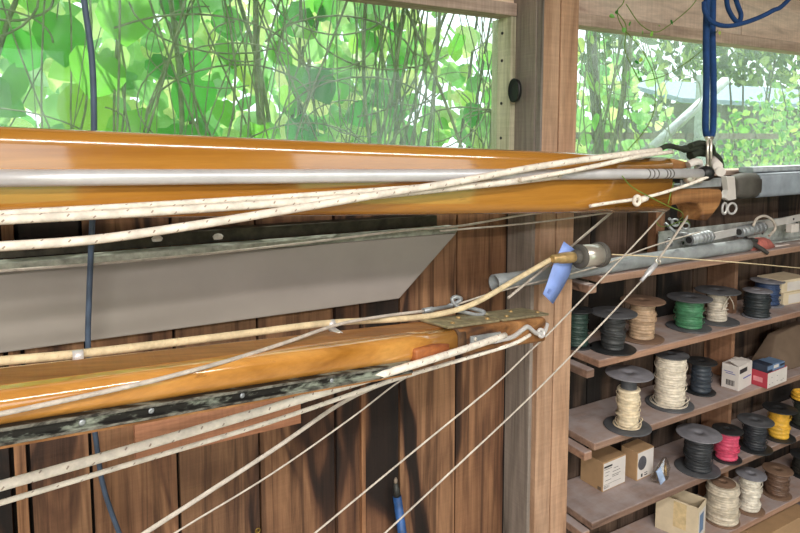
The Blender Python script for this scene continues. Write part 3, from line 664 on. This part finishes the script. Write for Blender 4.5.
# ------------------------------------------------------------------ cartons
def text(s, size, mtx, mat, parent, name='lettering'):
    cu = bpy.data.curves.new('t', 'FONT'); cu.body = s; cu.size = size; cu.extrude = .0002
    o = bpy.data.objects.new('t', cu); COL.objects.link(o)
    dg = bpy.context.evaluated_depsgraph_get(); me = bpy.data.meshes.new_from_object(o.evaluated_get(dg))
    bpy.data.objects.remove(o); me.transform(mtx); me.name = name; me.materials.clear(); me.materials.append(mat)
    q = bpy.data.objects.new(name, me); COL.objects.link(q); q.parent = parent; q.location = -WORLD(parent)
    return q
def carton(label, loc, rot, w, d, h, mat, name='carton', group=None, lid=True):
    """box with its front left bottom corner at loc, front face looking towards -y"""
    o = thing(name, label, 'box', loc, group); X = T(loc) @ Rz(rot)
    b = MB(); 
    if lid: b.box((0, 0, 0), (w, d, h), X)
    else:
        e = .002
        b.box((0, 0, 0), (w, d, e), X); b.box((0, 0, e), (w, e, h), X); b.box((0, d-e, e), (w, d, h), X); b.box((0, e, e), (e, d-e, h), X); b.box((w-e, e, e), (w, d-e, h), X)
    b.build('body', mat, o, bevel=.0012); return o, X
RX = Matrix.Rotation(math.pi/2, 4, 'X')
def panel(o, X, x0, z0, x1, z1, mat, name, out=.0004, y=0):
    b = MB(); b.box((x0, y-out, z0), (x1, y+.0003, z1), X); return b.build(name, mat, o)
c1 = UZ(602.5, 492.5, SZ[3]); 
o, X = carton('tan carton with white printed label, nearest the post on the fourth board', c1, .05, .102, .084, .090, M['card'])
lb = panel(o, X, .002, .003, .100, .086, M['white_card'], 'paper_label')
b = MB(); b.box((.004, -.0007, .071), (.040, 0, .0765), X)
for i, (x0, x1) in enumerate(((.005, .038), (.047, .068), (.010, .028), (.042, .076), (.010, .024), (.040, .078), (.042, .070), (.010, .036))):
    z = .066-.005*i; b.box((x0, -.0006, z), (x1, 0, z+.0013), X)
b.box((.003, -.0006, .0195), (.08, 0, .0202), X); b.build('printed_line', M['ink'], lb)
text('0511', .0125, X @ T((.005, -.0005, .008)) @ RX, M['ink'], lb)
b = MB(); b.box((-.0006, .006, .002), (-.0001, .018, .012), X)
b.build('side_fold', M['card_dark'], o)
c2 = UZ(636.5, 481.5, SZ[3])
o, X = carton('tan carton with a dark oval on its white front, second from the post', c2, .05, .080, .058, .090, M['card'])
lb = panel(o, X, .003, .004, .078, .087, M['white_card'], 'paper_label')
b = MB(); el = []
for i in range(25):
    a = math.radians(100+i*340/24*1.06); el.append((.024+.020*math.cos(a), .052+.022*math.sin(a)))
b.prism([(x, z) for x, z in el], -.0009, -.0002, X); b.build('dark_oval', M['inkg'] if False else plain('slate_print', '55545a', .7), lb)
b = MB(); b.box((.020, -.0008, .008), (.027, 0, .018), X); b.box((.036, -.0008, .009), (.05, 0, .012), X); b.box((.036, -.0008, .016), (.05, 0, .018), X); b.build('printed_line', M['ink'], lb)
# white carton with bar code
c3 = UZ(738.5, 391.5, SZ[2])
o, X = carton('white carton with a bar code, standing beside the divider on the third board', c3, .15, .094, .055, .080, M['white_card'])
b = MB()
for i in range(9): b.box((-.0006, .014+.0030*i, .012), (-.0001, .014+.0030*i+(.0019 if i % 3 else .001), .030), X)
b.build('bar_code', M['ink'], o)
b = MB(); b.box((.002, -.0006, .056), (.056, -.0001, .070), X); b.build('black_print', M['ink'], o)
bp = plain('blue_print', '5b62b0', .6)
for q0, q1 in (((.03, -.0006, .034), (.086, -.0001, .038)), ((-.0006, .012, .050), (-.0001, .042, .052)), ((-.0006, .02, .056), (-.0001, .048, .058))):
    b = MB(); b.box(q0, q1, X); b.build('printed_line', bp, o)
b = MB(); 
p0 = [(-.001, .002, .0805), (.094, .002, .0805), (.090, .034, .084), (-.001, .034, .092)]; p1 = [(x, y, z+.001) for x, y, z in p0]
b.loft([[X @ Vector(p) for p in p0], [X @ Vector(p) for p in p1]], True, True, False); b.build('lid_flap', M['white_card'], o)
# red open box with blue packets
c4 = UZ(767, 389, SZ[2])
o, X = carton('open red and white box right of the white carton, full of blue packets', c4, .05, .124, .062, .052, M['red_card'], lid=False)
panel(o, X, .001, .001, .123, .051, M['white_card'], 'white_front')
b = MB(); b.box((-.0007, .015, .016), (0, .045, .032), X); b.build('pale_print', plain('pink_print', 'd98a92', .6), o)
b = MB()
for i in range(8): x = .008+random.random()*.10; z = .006+random.random()*.028; b.box((x, -.0008, z), (x+.005, 0, z+.002), X)
b.build('printed_mark', M['inkg'], o)
for i in range(3):
    p = X @ Vector((.004+.039*i, .005, .003)); q = thing('packet', ('dark navy packet at the left end of the red box', 'pale blue packet in the middle of the red box', 'light blue packet at the right end of the red box')[i], 'packet', p, 'packets in the red box')
    b = MB(); b.box((0, 0, 0), (.036, .052, .072-.003*i), T(p) @ Rz(.05)); b.build('sleeve', (M['navy_card'], M['blue_card'], M['blue_card'])[i], q, bevel=.002)
    b = MB(); b.box((.003, -.0005, .055), (.033, 0, .068-.003*i), T(p) @ Rz(.05)); b.build('label', (M['blue_card'], M['white_card'], M['navy_card'])[i], q)
# cream cartons stacked, second board at right
for i, (dz, w, lab) in enumerate(((0, .12, 'lower of two cream cartons at the right end of the second board'), (.046, .15, 'upper of two cream cartons at the right end of the second board'))):
    p = Vector((2.22+.0*i, 1.195, SZ[1]+dz))
    o, X = carton(lab, p+Vector((-.012*i, 0, 0)), -.06, w, .09, .044, M['cream_card'], group='cream cartons on the second board'); panel(o, X, .03, .004, w-.004, .040, M['white_card'], 'pale_front')
    b = MB(); b.box((-.001, -.001, .036), (w+.001, .091, .045), X); b.build('lid', M['cream_card'], o)
# kraft sheet on third board at right
b = MB(); p = Vector((2.12, 1.172, SZ[2]+.0005)); 
b.loft([[p+Vector(q) for q in r] for r in ([(0, .0, 0), (.36, -.01, 0), (.36, .09, .0), (0, .09, 0)], [(.06, .03, .05), (.34, .02, .07), (.34, .085, .07), (.06, .085, .05)], [(.12, .05, .11), (.30, .05, .13), (.30, .08, .13), (.12, .08, .11)])]); tag(b.build('paper_sack', M['card_dark'], None, .004, p), 'slumped brown paper sack behind the open red box', 'sack')
# open carton on lowest board
c5 = UZ(697, 545, SZ[4])
o, X = carton('open cream carton with a blue front label on the lowest board', c5, .30, .075, .131, .120, M['cream_card'], lid=False)
b = MB(); b.box((.008, -.0006, .015), (.068, -.0001, .10), X); sl = b.build('front_label', M['white_card'], o)
b = MB(); b.box((.014, -.001, .03), (.050, -.0006, .09), X); b.build('blue_print', M['blue_card'], sl)
b = MB(); b.box((-.0006, .035, .03), (-.0001, .075, .115), X); b.build('side_patch', plain('straw_card', 'd8c193', .8), o)
b = MB(); b.loft([[X @ Vector(p) for p in q] for q in ([(.0, .131, .119), (.075, .131, .119), (.075, .133, .119), (.0, .133, .119)], [(.0, .150, .165), (.075, .150, .165), (.075, .152, .165), (.0, .152, .165)])], True, True, False); b.build('flap', M['card_dark'], o)
# grey rope coil at lowest board left
for i, (x, y, lab) in enumerate(((628, 545, 'grey rope coil half hidden under the fourth board at its left end'), (655, 552, 'grey rope coil lying in front of the open cream carton'))):
    p = UZ(x, y, SZ[4]); p.y = 1.20+.0*i; p.x = 1.305+.085*i; b = MB()
    for j in range(6): b.torus((p.x, p.y, SZ[4]+.008+.011*j), .042-.005*(j % 2), .0075, Matrix.Rotation(random.uniform(-.05, .05), 4, 'X'))
    tag(b.build('rope_coil', ropemat('grey_coil_%d' % i, '8a8780', '55534f', .4, 40), None, 0, (p.x, p.y, SZ[4])), lab, 'coil', 'grey rope coils')
# carton beneath the lowest board
o, X = carton('large brown carton below the lowest board at the right', (2.02, 1.12, .14), 0, .32, .14, .12, M['card']); 
b = MB(); b.box((1.9, 1.10, .10), (2.6, WB-.006, .139)); b.newpid(); b.build('bottom_board', M['shelf'], sh)
# clear bag with blue card
q = UZ(664, 482, SZ[3]); bg = thing('plastic_bag', 'crumpled clear plastic bag with a blue card between tan carton and black spool', 'bag', q)
b = MB(); rg = []
for z, w, d in ((0, .040, .020), (.012, .042, .022), (.03, .034, .018), (.05, .020, .010), (.062, .008, .004)):
    rg.append([q+Vector((w*math.cos(a)*random.uniform(.8, 1.1)+.02*z/.06, .018+d*math.sin(a)*random.uniform(.8, 1.1), z+.001)) for a in [2*math.pi*i/10 for i in range(10)]])
b.loft(rg, True, True, False); b.build('film', M['clear'], bg)
b = MB(); X = T(q+Vector((-.024, -.008, .002))) @ Matrix.Rotation(-.45, 4, 'Y'); b.box((0, 0, 0), (.022, .003, .052), X); b.build('blue_card', plain('pale_blue_card', 'a9bfe0', .5), bg)
b = MB(); 
for i in range(4): b.tube([q+Vector((-.01+.012*i, .014, .006)), q+Vector((-.004+.012*i, .022, .03+.004*(i % 2)))], .004, 8)
b.build('metal_fitting', M['brass'], bg)

# ------------------------------------------------------------------ things on the top board
ZT = SZ[0]
pA, pB = U(494, 276.0, 1.138), U(747, 245.5, 1.158)
pA.z = ZT+.0205; pB.z = ZT+.0205
cp = thing('conduit_pipe', 'grey plastic conduit pipe lying along the top board past the post', 'pipe', pA)
b = MB(); d = (pB-pA).normalized(); segs = 20; rg = []
m4 = along(pA, pB); Lp = (pB-pA).length
prof = [(.0165, .04), (.0165, 0), (.0205, 0), (.0205, .035), (.0195, .04), (.0195, Lp-.05), (.0205, Lp-.048), (.0205, Lp), (.014, Lp), (.014, Lp-.02)]
b.lathe(prof, 24, m4); b.build('tube', M['pvc'], cp)
# perforated angle
an = thing('perforated_angle', 'mottled aluminium angle bar with bolt holes standing along the back of the top board', 'metal bar', (1.9, 1.215, ZT))
b = MB(); b.box((1.585, 1.222, ZT+.001), (2.75, 1.226, ZT+.080)); b.box((1.585, 1.192, ZT+.001), (2.75, 1.222, ZT+.005)); b.build('bar', plain('mottled_aluminium', 'b3b8b4', .55, .15, .35, 22), an, bevel=.001)
for i in range(16):
    x = 1.63+.07*i
    b = MB(); b.lathe([(.005, 0), (.005, .0012)], 10, along(Vector((x, 1.2222, ZT+.055-.02*(i % 2))), Vector((x, 1.2, ZT+.055-.02*(i % 2))))); b.build('bolt_hole', M['ink'], an)
# flat bar with hinges
fb = thing('flat_bar', 'pale flat bar with two coil hinges in front of the mottled angle bar', 'metal bar', U(712, 240, 1.17))
A, B = U(710, 237.5, 1.172), U(830, 211, 1.172)
b = MB(); dv = B-A; b.loft([[A+Vector((0, y, z)) for y, z in ((0, -.012), (0, .012), (.005, .012), (.005, -.012))], [B+Vector((0, y, z)) for y, z in ((0, -.012), (0, .012), (.005, .012), (.005, -.012))]], True, True, False); b.build('bar', M['alu_white'], fb, bevel=.001)
b = MB(); q = A+dv*.03; b.lathe([(.004, 0), (.004, .0015)], 10, along(q, q-Vector((0, .01, 0)))); q = A+dv*.66; b.lathe([(.004, 0), (.004, .0015)], 10, along(q, q-Vector((0, .01, 0)))); b.build('bolt_hole', M['ink'], fb)
for (xa, ya, xb, yb) in ((689, 240, 710, 236), (739, 232, 763, 227)):
    P, Q = U(xa, ya, 1.165), U(xb, yb, 1.165); b = MB(); b.tube([P, Q], .017, 14)
    for i in range(6): q = P.lerp(Q, (i+.5)/6); b.tube([q-(Q-P)*.04, q, q+(Q-P)*.04], [.017, .0195, .017], 14, False)
    b.m = 1; b.tube([P-(Q-P)*.02, P+(Q-P)*.001], .010, 12); b.build('coil_hinge', [M['alu_dull'], M['ink']], fb)
rope('curved pale strap arching over the flat bar on the top board', [(753, 226, 1.15), (757, 218.5, 1.15), (765, 216, 1.15), (773, 221, 1.15), (775, 229, 1.15), (769, 236, 1.15)], .0042, 'line', None, 'strap', 'strap')
# clamp and red cloth, white block
cl = thing('hand_clamp', 'dark hand clamp leaning in front of the flat bar on the top board', 'clamp', U(755, 248, 1.14))
b = MB(); b.tube(smooth(px([(745, 239, 1.16), (755, 245, 1.145), (763, 250, 1.13), (768, 253.5, 1.12)])), [.009]*7+[.0075]*7+[.006]*5, 10); b.build('handle', plain('dark_grip', '3d3a38', .6), cl)
b = MB(); b.tube(smooth(px([(742, 246, 1.16), (750, 240, 1.16), (757, 241, 1.15)])), .007, 8); b.build('jaw', M['ferrule'], cl)
b = MB(); p = Vector((1.93, 1.138, ZT+.0005)); rg = []
for z, s_ in ((0, 1), (.012, .95), (.024, .72), (.034, .35)):
    rg.append([p+Vector((.075+.085*s_*math.cos(a)*random.uniform(.85, 1.1), .03+.026*s_*math.sin(a), z)) for a in [2*math.pi*i/14 for i in range(14)]])
b.loft(rg); tag(b.build('red_rag', M['redcloth'], None, 0, p), 'faded red rag bundled on the top board beside the dark clamp', 'rag')
p = U(788, 240, 1.19); b = MB(); b.box((p.x-.02, 1.168, ZT+.036), (p.x+.025, 1.19, ZT+.066)); 
tag(b.build('white_block', M['white_card'], None, .003, (p.x, 1.18, ZT+.05)), 'small white plastic block above the red rag', 'block')
# big grey mast section with rounded end
ms = thing('aluminium_mast', 'grey aluminium mast section with rounded dark end lying right of the spar tip', 'mast', (1.62, 1.2, 1.405))
z0m, z1m = U(780, 200, 1.20).z, U(780, 178, 1.20).z
x0m = U(751, 190, 1.20).x
b = MB(); b.loft([[(x, 1.20+p, 1.445+q) for p, q in rr(.06, .078, .012)] for x in (x0m, 3.0)]); b.build('section', plain('blue_grey_aluminium', '8f98a3', .5, .25, .18, 12), ms)
b = MB(); b.loft([[(x, 1.22+p, 1.495+q) for p, q in rr(.05, .018, .006)] for x in (x0m+.0, 3.0)]); b.build('top_rail', plain('pale_track', 'a8afb6', .5, .3), ms)
b = MB(); b.loft([[(x, 1.20+p*s_, 1.445+q*s_) for p, q in rr(.064, .084, .03)] for x, s_ in ((x0m+.006, 1), (x0m-.05, 1), (x0m-.085, .9), (x0m-.105, .7))]); b.build('end_cap', M['rubber'], ms)
b = MB(); b.prism([(U(x, y, 1.19).x, U(x, y, 1.19).z) for x, y in ((725, 176), (733.5, 176.5), (735, 199), (728, 200.5), (723.5, 198), (727, 190))], 1.185, 1.205); b.build('white_end_plate', M['white_card'], ms, bevel=.002)
# two rings
for i, (x, lab) in enumerate(((724.5, 'left of two pale rings hanging below the mast end'), (732, 'right of two pale rings hanging below the mast end'))):
    q = U(x, 208.5, 1.195); b = MB(); b.torus(q, .0175, .0036, Matrix.Rotation(math.pi/2, 4, 'X') @ Matrix.Rotation(.2-.4*i, 4, 'Y')); tag(b.build('metal_ring', M['alu_white'], None, 0, q), lab, 'ring', 'pale rings below the mast end')
# tangle of green twine and metal bits
b = MB()
b.tube(smooth(px([(622, 176, .87), (632, 187, .88), (650, 197, .88), (668, 206, .90), (680, 211, .92), (683, 216, .95), (678, 222, 1.0), (682, 226, 1.05), (684, 218, 1.0), (690, 224, 1.08)])), .0012, 5)
b.tube(smooth(px([(656, 221, 1.05), (660, 226, 1.05), (668, 226, 1.08), (678, 222, 1.08), (688, 222, 1.1)])), .0013, 5)
b.tube(smooth(px([(674, 182, .9), (671, 192, .9), (668, 204, .9)])), .0012, 5); tag(b.build('twine', M['tendril'], None, 0, U(670, 208, .95)), 'thin yellow-green twine straggling down from the spar tip', 'twine')
jb = thing('shackle_pile', 'jumble of small steel shackles at the left end of the mottled angle bar', 'shackles', U(682, 240, 1.15))
random.seed(11)
for i in range(7):
    q = U(random.uniform(668, 698), random.uniform(222, 243), 1.19-.02*(i % 3)); b = MB(); mt = Matrix.Rotation(random.uniform(0, 3), 4, 'X') @ Matrix.Rotation(random.uniform(0, 3), 4, 'Y')
    if i % 2: b.torus(q, .010, .003, mt, 16, 6)
    else: b.tube([q+mt.to_3x3() @ Vector((-.022, 0, 0)), q+mt.to_3x3() @ Vector((.022, 0, 0))], .0045, 8)
    b.build('shackle', M['alu_dull'], jb)

# ------------------------------------------------------------------ small things on the wall and post
q = U(527, 91, WY-.05); b = MB(); q.x = 1.047
b.loft([[Vector((1.030-.0*s_, 1.232+.020*math.cos(a)*s_+0*k, q.z+.030*math.sin(a)*s_)) + Vector((.006*k, 0, 0)) for a in [2*math.pi*i/20 for i in range(20)]] for k, s_ in ((0, .7), (-1, 1), (0, 1.0), (1, .95))])
tag(b.build('black_cap', M['black'], None, 0, q), 'black oval plastic fitting on the pale window jamb', 'fitting')
tl = thing('blue_tool', 'blue handled tool with dark ferrule leaning upright on the plank wall', 'tool', U(402, 540, 1.25))
A, B = U(406, 560, 1.235), U(397, 496, 1.255)
Cc, Dd = U(395.5, 483, 1.257), U(395.8, 477.5, 1.258)
b = MB(); A2 = A+(A-B)*6; A2.z = max(A2.z, 0.0); b.tube([A2, A, B], [.0115, .0115, .0105], 14); b.build('handle', M['tool_blue'], tl)
b = MB(); b.tube([B, B.lerp(Cc, .4), Cc], [.0095, .009, .0055], 14); b.build('ferrule', M['ferrule'], tl)
b = MB(); b.tube([Cc, Cc.lerp(Dd, .6), Dd], [.0045, .0045, .0015], 10); b.build('tip', M['tip'], tl)
q = U(257, 529, WY-.004); b = MB(); b.torus(q-Vector((0, .006, 0)), .005, .0013, Matrix.Rotation(math.pi/2, 4, 'X')); b.tube([q+Vector((0, -.003, -.004)), q+Vector((0, .004, -.004))], .0018, 6)
tag(b.build('brass_eye', M['gold'], None, 0, q), 'tiny brass screw eye in the plank wall under the ropes', 'hook')

# ------------------------------------------------------------------ outside: vines and shrubs
random.seed(21)
def leaf(b, p, size, nrm, spin, fold=.18, round_=1.0):
    n_ = Vector(nrm).normalized(); up = Vector((0, 0, 1)); 
    u = n_.cross(up); u = u.normalized() if u.length > .01 else Vector((1, 0, 0)); w = u.cross(n_)
    c_, s_ = math.cos(spin), math.sin(spin); a, d = u*c_+w*s_, w*c_-u*s_
    prof = [(0, -.42), (.22, -.5), (.42, -.36), (.5, -.08), (.42, .2), (.22, .42), (0, .6)]
    pts = [p+(a*x*round_+d*y+n_*(-fold*abs(x)))*size for x, y in prof]
    pts2 = [p+(a*-x*round_+d*y+n_*(-fold*abs(x)))*size for x, y in prof[1:-1]]
    i0 = b.add(pts); i1 = b.add(pts2); b.newpid()
    b.face([i0+k for k in range(7)], True); b.face([i0, i0+6]+[i1+k for k in range(4, -1, -1)], True)
def vine(label, x0, x1, y, nst, nleaf, sz, zr=(1.15, 2.35), mat=LEAF1, group='vines over the window', srad=(.0008, .0027)):
    xm = (x0+x1)/2; o = thing('climbing_vine', label, 'vine', (xm, y, -.12), group)
    stems = []
    for i in range(nst):
        x = random.uniform(x0, x1); yy = y+random.uniform(-.05, .08); lean = random.uniform(-.4, .4)*random.choice((.3, 1)); cur = random.uniform(-.16, .16); ph = random.uniform(0, 6); amp = random.uniform(.01, .05); fr = random.uniform(2, 7)
        z0, z1 = (1.1, 2.4) if i > 1 else (-.12, 2.4)
        pts = []
        for k in range(15):
            t = k/14; z = z0+(z1-z0)*t; zz = (z-1.1)/1.3
            pts.append(Vector((x+lean*(zz-.5)+cur*math.sin(3.1*zz+ph)+amp*math.sin(fr*z+ph), yy+.03*math.sin(4*z+ph), z)))
        stems.append(pts); b = MB(); r = random.uniform(*srad)
        if random.random() < .13: r *= 2.2
        b.tube(pts, r, 6); b.build('stem', M['stem'], o)
    for i in range(max(2, nst//3)):                    # looping tendrils
        x = random.uniform(x0, x1); z = random.uniform(1.5, 1.95); R = random.uniform(.06, .22); a0 = random.uniform(0, 6); sw = random.uniform(2.0, 4.5)
        b = MB(); b.tube([Vector((x+R*math.cos(a0+sw*k/16)*(1+.3*k/16), y+random.uniform(-.004, .004)-.02, z+.7*R*math.sin(a0+sw*k/16))) for k in range(17)], random.uniform(.001, .0026), 5); b.build('tendril', M['stem'], o)
    b = MB()
    for i in range(nleaf):
        p = Vector((random.uniform(x0, x1), y+random.uniform(-.02, .22), random.uniform(*zr)))
        leaf(b, p, sz*random.uniform(.6, 1.25), (random.gauss(0, .45), -1, random.gauss(.15, .45)), random.gauss(math.pi, .6), random.uniform(.05, .3), random.uniform(.85, 1.1))
    b.build('foliage', mat, o, fixn=False)
    return o
Yv = 1.42
vine('big leaved vine covering the far left end of the left window', -.75, -.05, Yv, 12, 56, .11)
vine('big leaved vine in the left window just left of the hanging cable', -.12, .14, Yv+.02, 14, 36, .105)
vine('big leaved vine in the left window just right of the hanging cable', .12, .40, Yv, 18, 38, .10)
vine('big leaved vine with large looping stems in the middle of the left window', .38, .66, Yv, 22, 36, .095)
vine('stem tangled vine in the right half of the left window', .64, .90, Yv, 34, 48, .06)
vine('sparser vine with thin stems beside the pale window jamb', .88, 1.2, Yv, 22, 52, .06)
vine('leafy vine over the left edge of the right window', 1.28, 1.62, Yv+.05, 12, 40, .065)
vine('thin twiggy vine in the middle of the right window', 1.6, 2.1, Yv+.12, 16, 26, .045, mat=LEAF3)
def shrub(label, c, rx, ry, rz, n_, size, mat, group='shrubs outside', trunk=True):
    o = thing('shrub', label, 'shrub', (c[0], c[1], -.12), group); b = MB()
    for i in range(n_):
        while True:
            q = Vector((random.uniform(-1, 1), random.uniform(-1, 1), random.uniform(-1, 1)))
            if .3 < q.length < 1: break
        leaf(b, Vector((c[0]+q.x*rx, c[1]+q.y*ry, c[2]+q.z*rz)), size*random.uniform(.6, 1.3), (random.gauss(0, .7), -1, random.gauss(.2, .6)), random.uniform(0, 6.28), .2, random.uniform(.5, 1))
    b.build('foliage', mat, o, fixn=False)
    b = MB()
    for i in range(4): 
        a = random.uniform(0, 6.28); b.tube(smooth([(c[0]+.1*math.cos(a), c[1]+.1*math.sin(a), -.12), (c[0]+.3*rx*math.cos(a), c[1]+.3*ry*math.sin(a), c[2]*.6), (c[0]+.6*rx*math.cos(a), c[1]+.6*ry*math.sin(a), c[2]+.4*rz), (c[0]+.8*rx*math.cos(a), c[1]+.7*ry*math.sin(a), c[2]+.75*rz)]), [.014*(1-i_/19)+.002 for i_ in range(19)], 6)
    b.build('branch', M['bark'], o)
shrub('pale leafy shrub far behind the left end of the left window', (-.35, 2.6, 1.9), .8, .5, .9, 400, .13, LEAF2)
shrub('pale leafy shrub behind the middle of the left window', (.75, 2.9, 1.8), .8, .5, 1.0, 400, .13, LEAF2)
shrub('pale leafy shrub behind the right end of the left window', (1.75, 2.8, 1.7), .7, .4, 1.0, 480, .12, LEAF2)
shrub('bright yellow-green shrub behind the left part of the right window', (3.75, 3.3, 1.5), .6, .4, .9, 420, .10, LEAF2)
shrub('small leaved green bush outside in the right window, behind the blue straps', (5.35, 3.15, 1.35), .62, .4, .62, 1100, .05, LEAF3)
shrub('dark overhanging tree crown at the top of the right window', (6.6, 4.0, 2.75), 1.3, .5, .6, 1700, .075, LEAF4)
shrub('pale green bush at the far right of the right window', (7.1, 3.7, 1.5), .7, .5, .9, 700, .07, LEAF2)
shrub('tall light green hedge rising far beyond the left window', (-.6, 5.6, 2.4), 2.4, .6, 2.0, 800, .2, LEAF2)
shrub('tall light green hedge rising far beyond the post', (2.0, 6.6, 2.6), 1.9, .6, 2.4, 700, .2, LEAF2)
shrub('tall dark hedge rising behind the grey outbuilding', (12.5, 8.6, 3.2), 4.0, .6, 2.2, 1200, .22, LEAF4)
# tree trunk seen in the right window
tt = thing('tree', 'slim grey tree trunk outside at the left edge of the right window', 'tree', (2.75, 2.55, -.12))
b = MB(); b.tube(smooth([(2.74, 2.55, -.12), (2.77, 2.55, 1.2), (2.75, 2.55, 1.6), (2.68, 2.55, 2.1), (2.65, 2.55, 2.7)]), .03, 10); b.build('trunk', M['bark'], tt)
b = MB(); b.tube(smooth([(2.77, 2.55, 1.3), (2.86, 2.5, 1.7), (2.94, 2.5, 2.2)]), .014, 8); b.tube(smooth([(2.73, 2.55, 1.7), (2.63, 2.5, 2.0), (2.59, 2.5, 2.4)]), .012, 8); b.build('branch', M['bark'], tt)
# grey outbuilding and timber brace
gb = thing('outbuilding', 'pale grey boarded outbuilding with bluish roof seen beyond the right window', 'building', (10, 6.2, -.12))
b = MB()
for i in range(11): b.newpid(); b.box((7.4, 5.6, -.12+.2*i), (13, 5.62, .075+.2*i))
b.box((7.4, 5.62, -.12), (13, 7.5, 1.88)); b.build('boarded_wall', wood('grey_boards', '7c7e7c', '6b6d6b', '4e4e4d', 'X', .85, True), gb)
b = MB(); b.loft([[(7.1, 5.2, 2.05), (7.1, 6.6, 2.45), (7.1, 6.6, 2.51), (7.1, 5.2, 2.11)], [(13.3, 5.2, 2.05), (13.3, 6.6, 2.45), (13.3, 6.6, 2.51), (13.3, 5.2, 2.11)]], True, True, False); b.build('roof', plain('bluish_roofing', '7f94a6', .5, 0, .08), gb)
tr_ = thing('timber_brace', 'pale timber post with a diagonal brace outside the right window', 'post', (3.35, 3.0, -.12))
pA = U(704, 165, 2.5); b = MB(); b.box((pA.x-.03, 2.5, -.12), (pA.x+.03, 2.56, 2.0)); b.build('upright', plain('pale_timber', 'b9c2c4', .7), tr_)
A, B = U(652, 148, 2.48), U(726, 80, 2.48); b = MB(); b.tube([A, B], .03, 4); b.build('diagonal', plain('pale_timber_light', 'c9d0d2', .7), tr_)
b = MB(); A = U(590, 132, 2.5); b.box((2.4, 2.57, U(650, 136, 2.57).z-.02), (4.6, 2.60, U(650, 136, 2.57).z+.02)); b.build('rail', M['post_grey'], tr_)
# vine creeping inside over the right window
iv = thing('vine_tendril', 'fine green tendril trailing inside from the roof down over the right window', 'vine', U(640, 60, 1.2))
for pts in ([(622, -30, 1.2), (624, 0, 1.2), (617, 12, 1.2), (623, 28, 1.2), (632, 38, 1.2), (645, 55, 1.19), (655, 80, 1.17), (654, 110, 1.12), (645, 130, 1.05), (628, 150, .98)], [(626, 4, 1.2), (640, 24, 1.2), (655, 32, 1.2), (668, 26, 1.19), (690, 8, 1.18), (700, -6, 1.18)], [(617, 12, 1.2), (626, 26, 1.2), (625, 50, 1.2), (634, 70, 1.2), (640, 82, 1.2)], [(640, 82, 1.19), (668, 74, 1.18), (700, 52, 1.18), (718, 30, 1.17)]):
    b = MB(); b.tube(smooth(px(pts)), .0014, 5); b.build('stem', M['tendril'], iv)
b = MB()
for (x, y) in ((617, 12), (630, 24), (624, 30), (643, 33), (660, 26), (641, 60), (637, 62), (639, 72), (644, 74), (672, 22), (612, 16), (652, 34), (720, 33), (641, 79)):
    p = U(x, y, 1.185); leaf(b, p, .014, (random.gauss(0, .6), -1, random.gauss(0, .5)), random.uniform(0, 6), .2, .8)
b.build('foliage', LEAF1, iv, fixn=False)

# ------------------------------------------------------------------ light
W = bpy.data.worlds.new('sky'); S.world = W; W.use_nodes = True
W.node_tree.nodes['Background'].inputs[0].default_value = (.86, .95, 1.0, 1); W.node_tree.nodes['Background'].inputs[1].default_value = 2.3
sn = bpy.data.lights.new('sun', 'SUN'); sn.energy = 6.0; sn.angle = math.radians(1.5); sn.color = (1, .96, .86)
so = bpy.data.objects.new('sun', sn); COL.objects.link(so); so.rotation_euler = Vector((-.35, -.42, -1)).to_track_quat('-Z', 'Y').to_euler()
lf = thing('added_ceiling_lamp', 'wide white fill lamp added on the unseen shed ceiling, far left behind the viewer', 'lamp', (-1.65, -2.3, 2.5))  # unseen lamp added as frontal fill for the interior
b = MB(); b.box((-2.9, -2.5, 2.46), (-.4, -2.1, 2.4999)); b.build('added_housing', M['white_card'], lf)
al = bpy.data.lights.new('added_fill_light', 'AREA'); al.shape = 'RECTANGLE'; al.size = 2.45; al.size_y = .38; al.energy = 270; al.color = (1, .95, .89)
ao = bpy.data.objects.new('added_fill_light', al); COL.objects.link(ao); ao.location = (-1.65, -2.3, 2.455)
lf = thing('added_ceiling_lamp', 'narrow white strip lamp added on the unseen shed ceiling just behind the viewer', 'lamp', (.6, -.6, 2.5))  # unseen strip added for line highlights on the spars and extra fill
b = MB(); b.box((-1.0, -.68, 2.46), (2.2, -.52, 2.4999)); b.build('added_housing', M['white_card'], lf)
al = bpy.data.lights.new('added_strip_light', 'AREA'); al.shape = 'RECTANGLE'; al.size = 3.1; al.size_y = .12; al.energy = 62; al.color = (1, .95, .89)
ao = bpy.data.objects.new('added_strip_light', al); COL.objects.link(ao); ao.location = (.6, -.6, 2.455)
S.view_settings.view_transform = 'Standard'; S.view_settings.look = 'None'; S.view_settings.exposure = 0.0; S.view_settings.gamma = 1
S.cycles.use_denoising = True
S.cycles.max_bounces = 8; S.cycles.transparent_max_bounces = 16
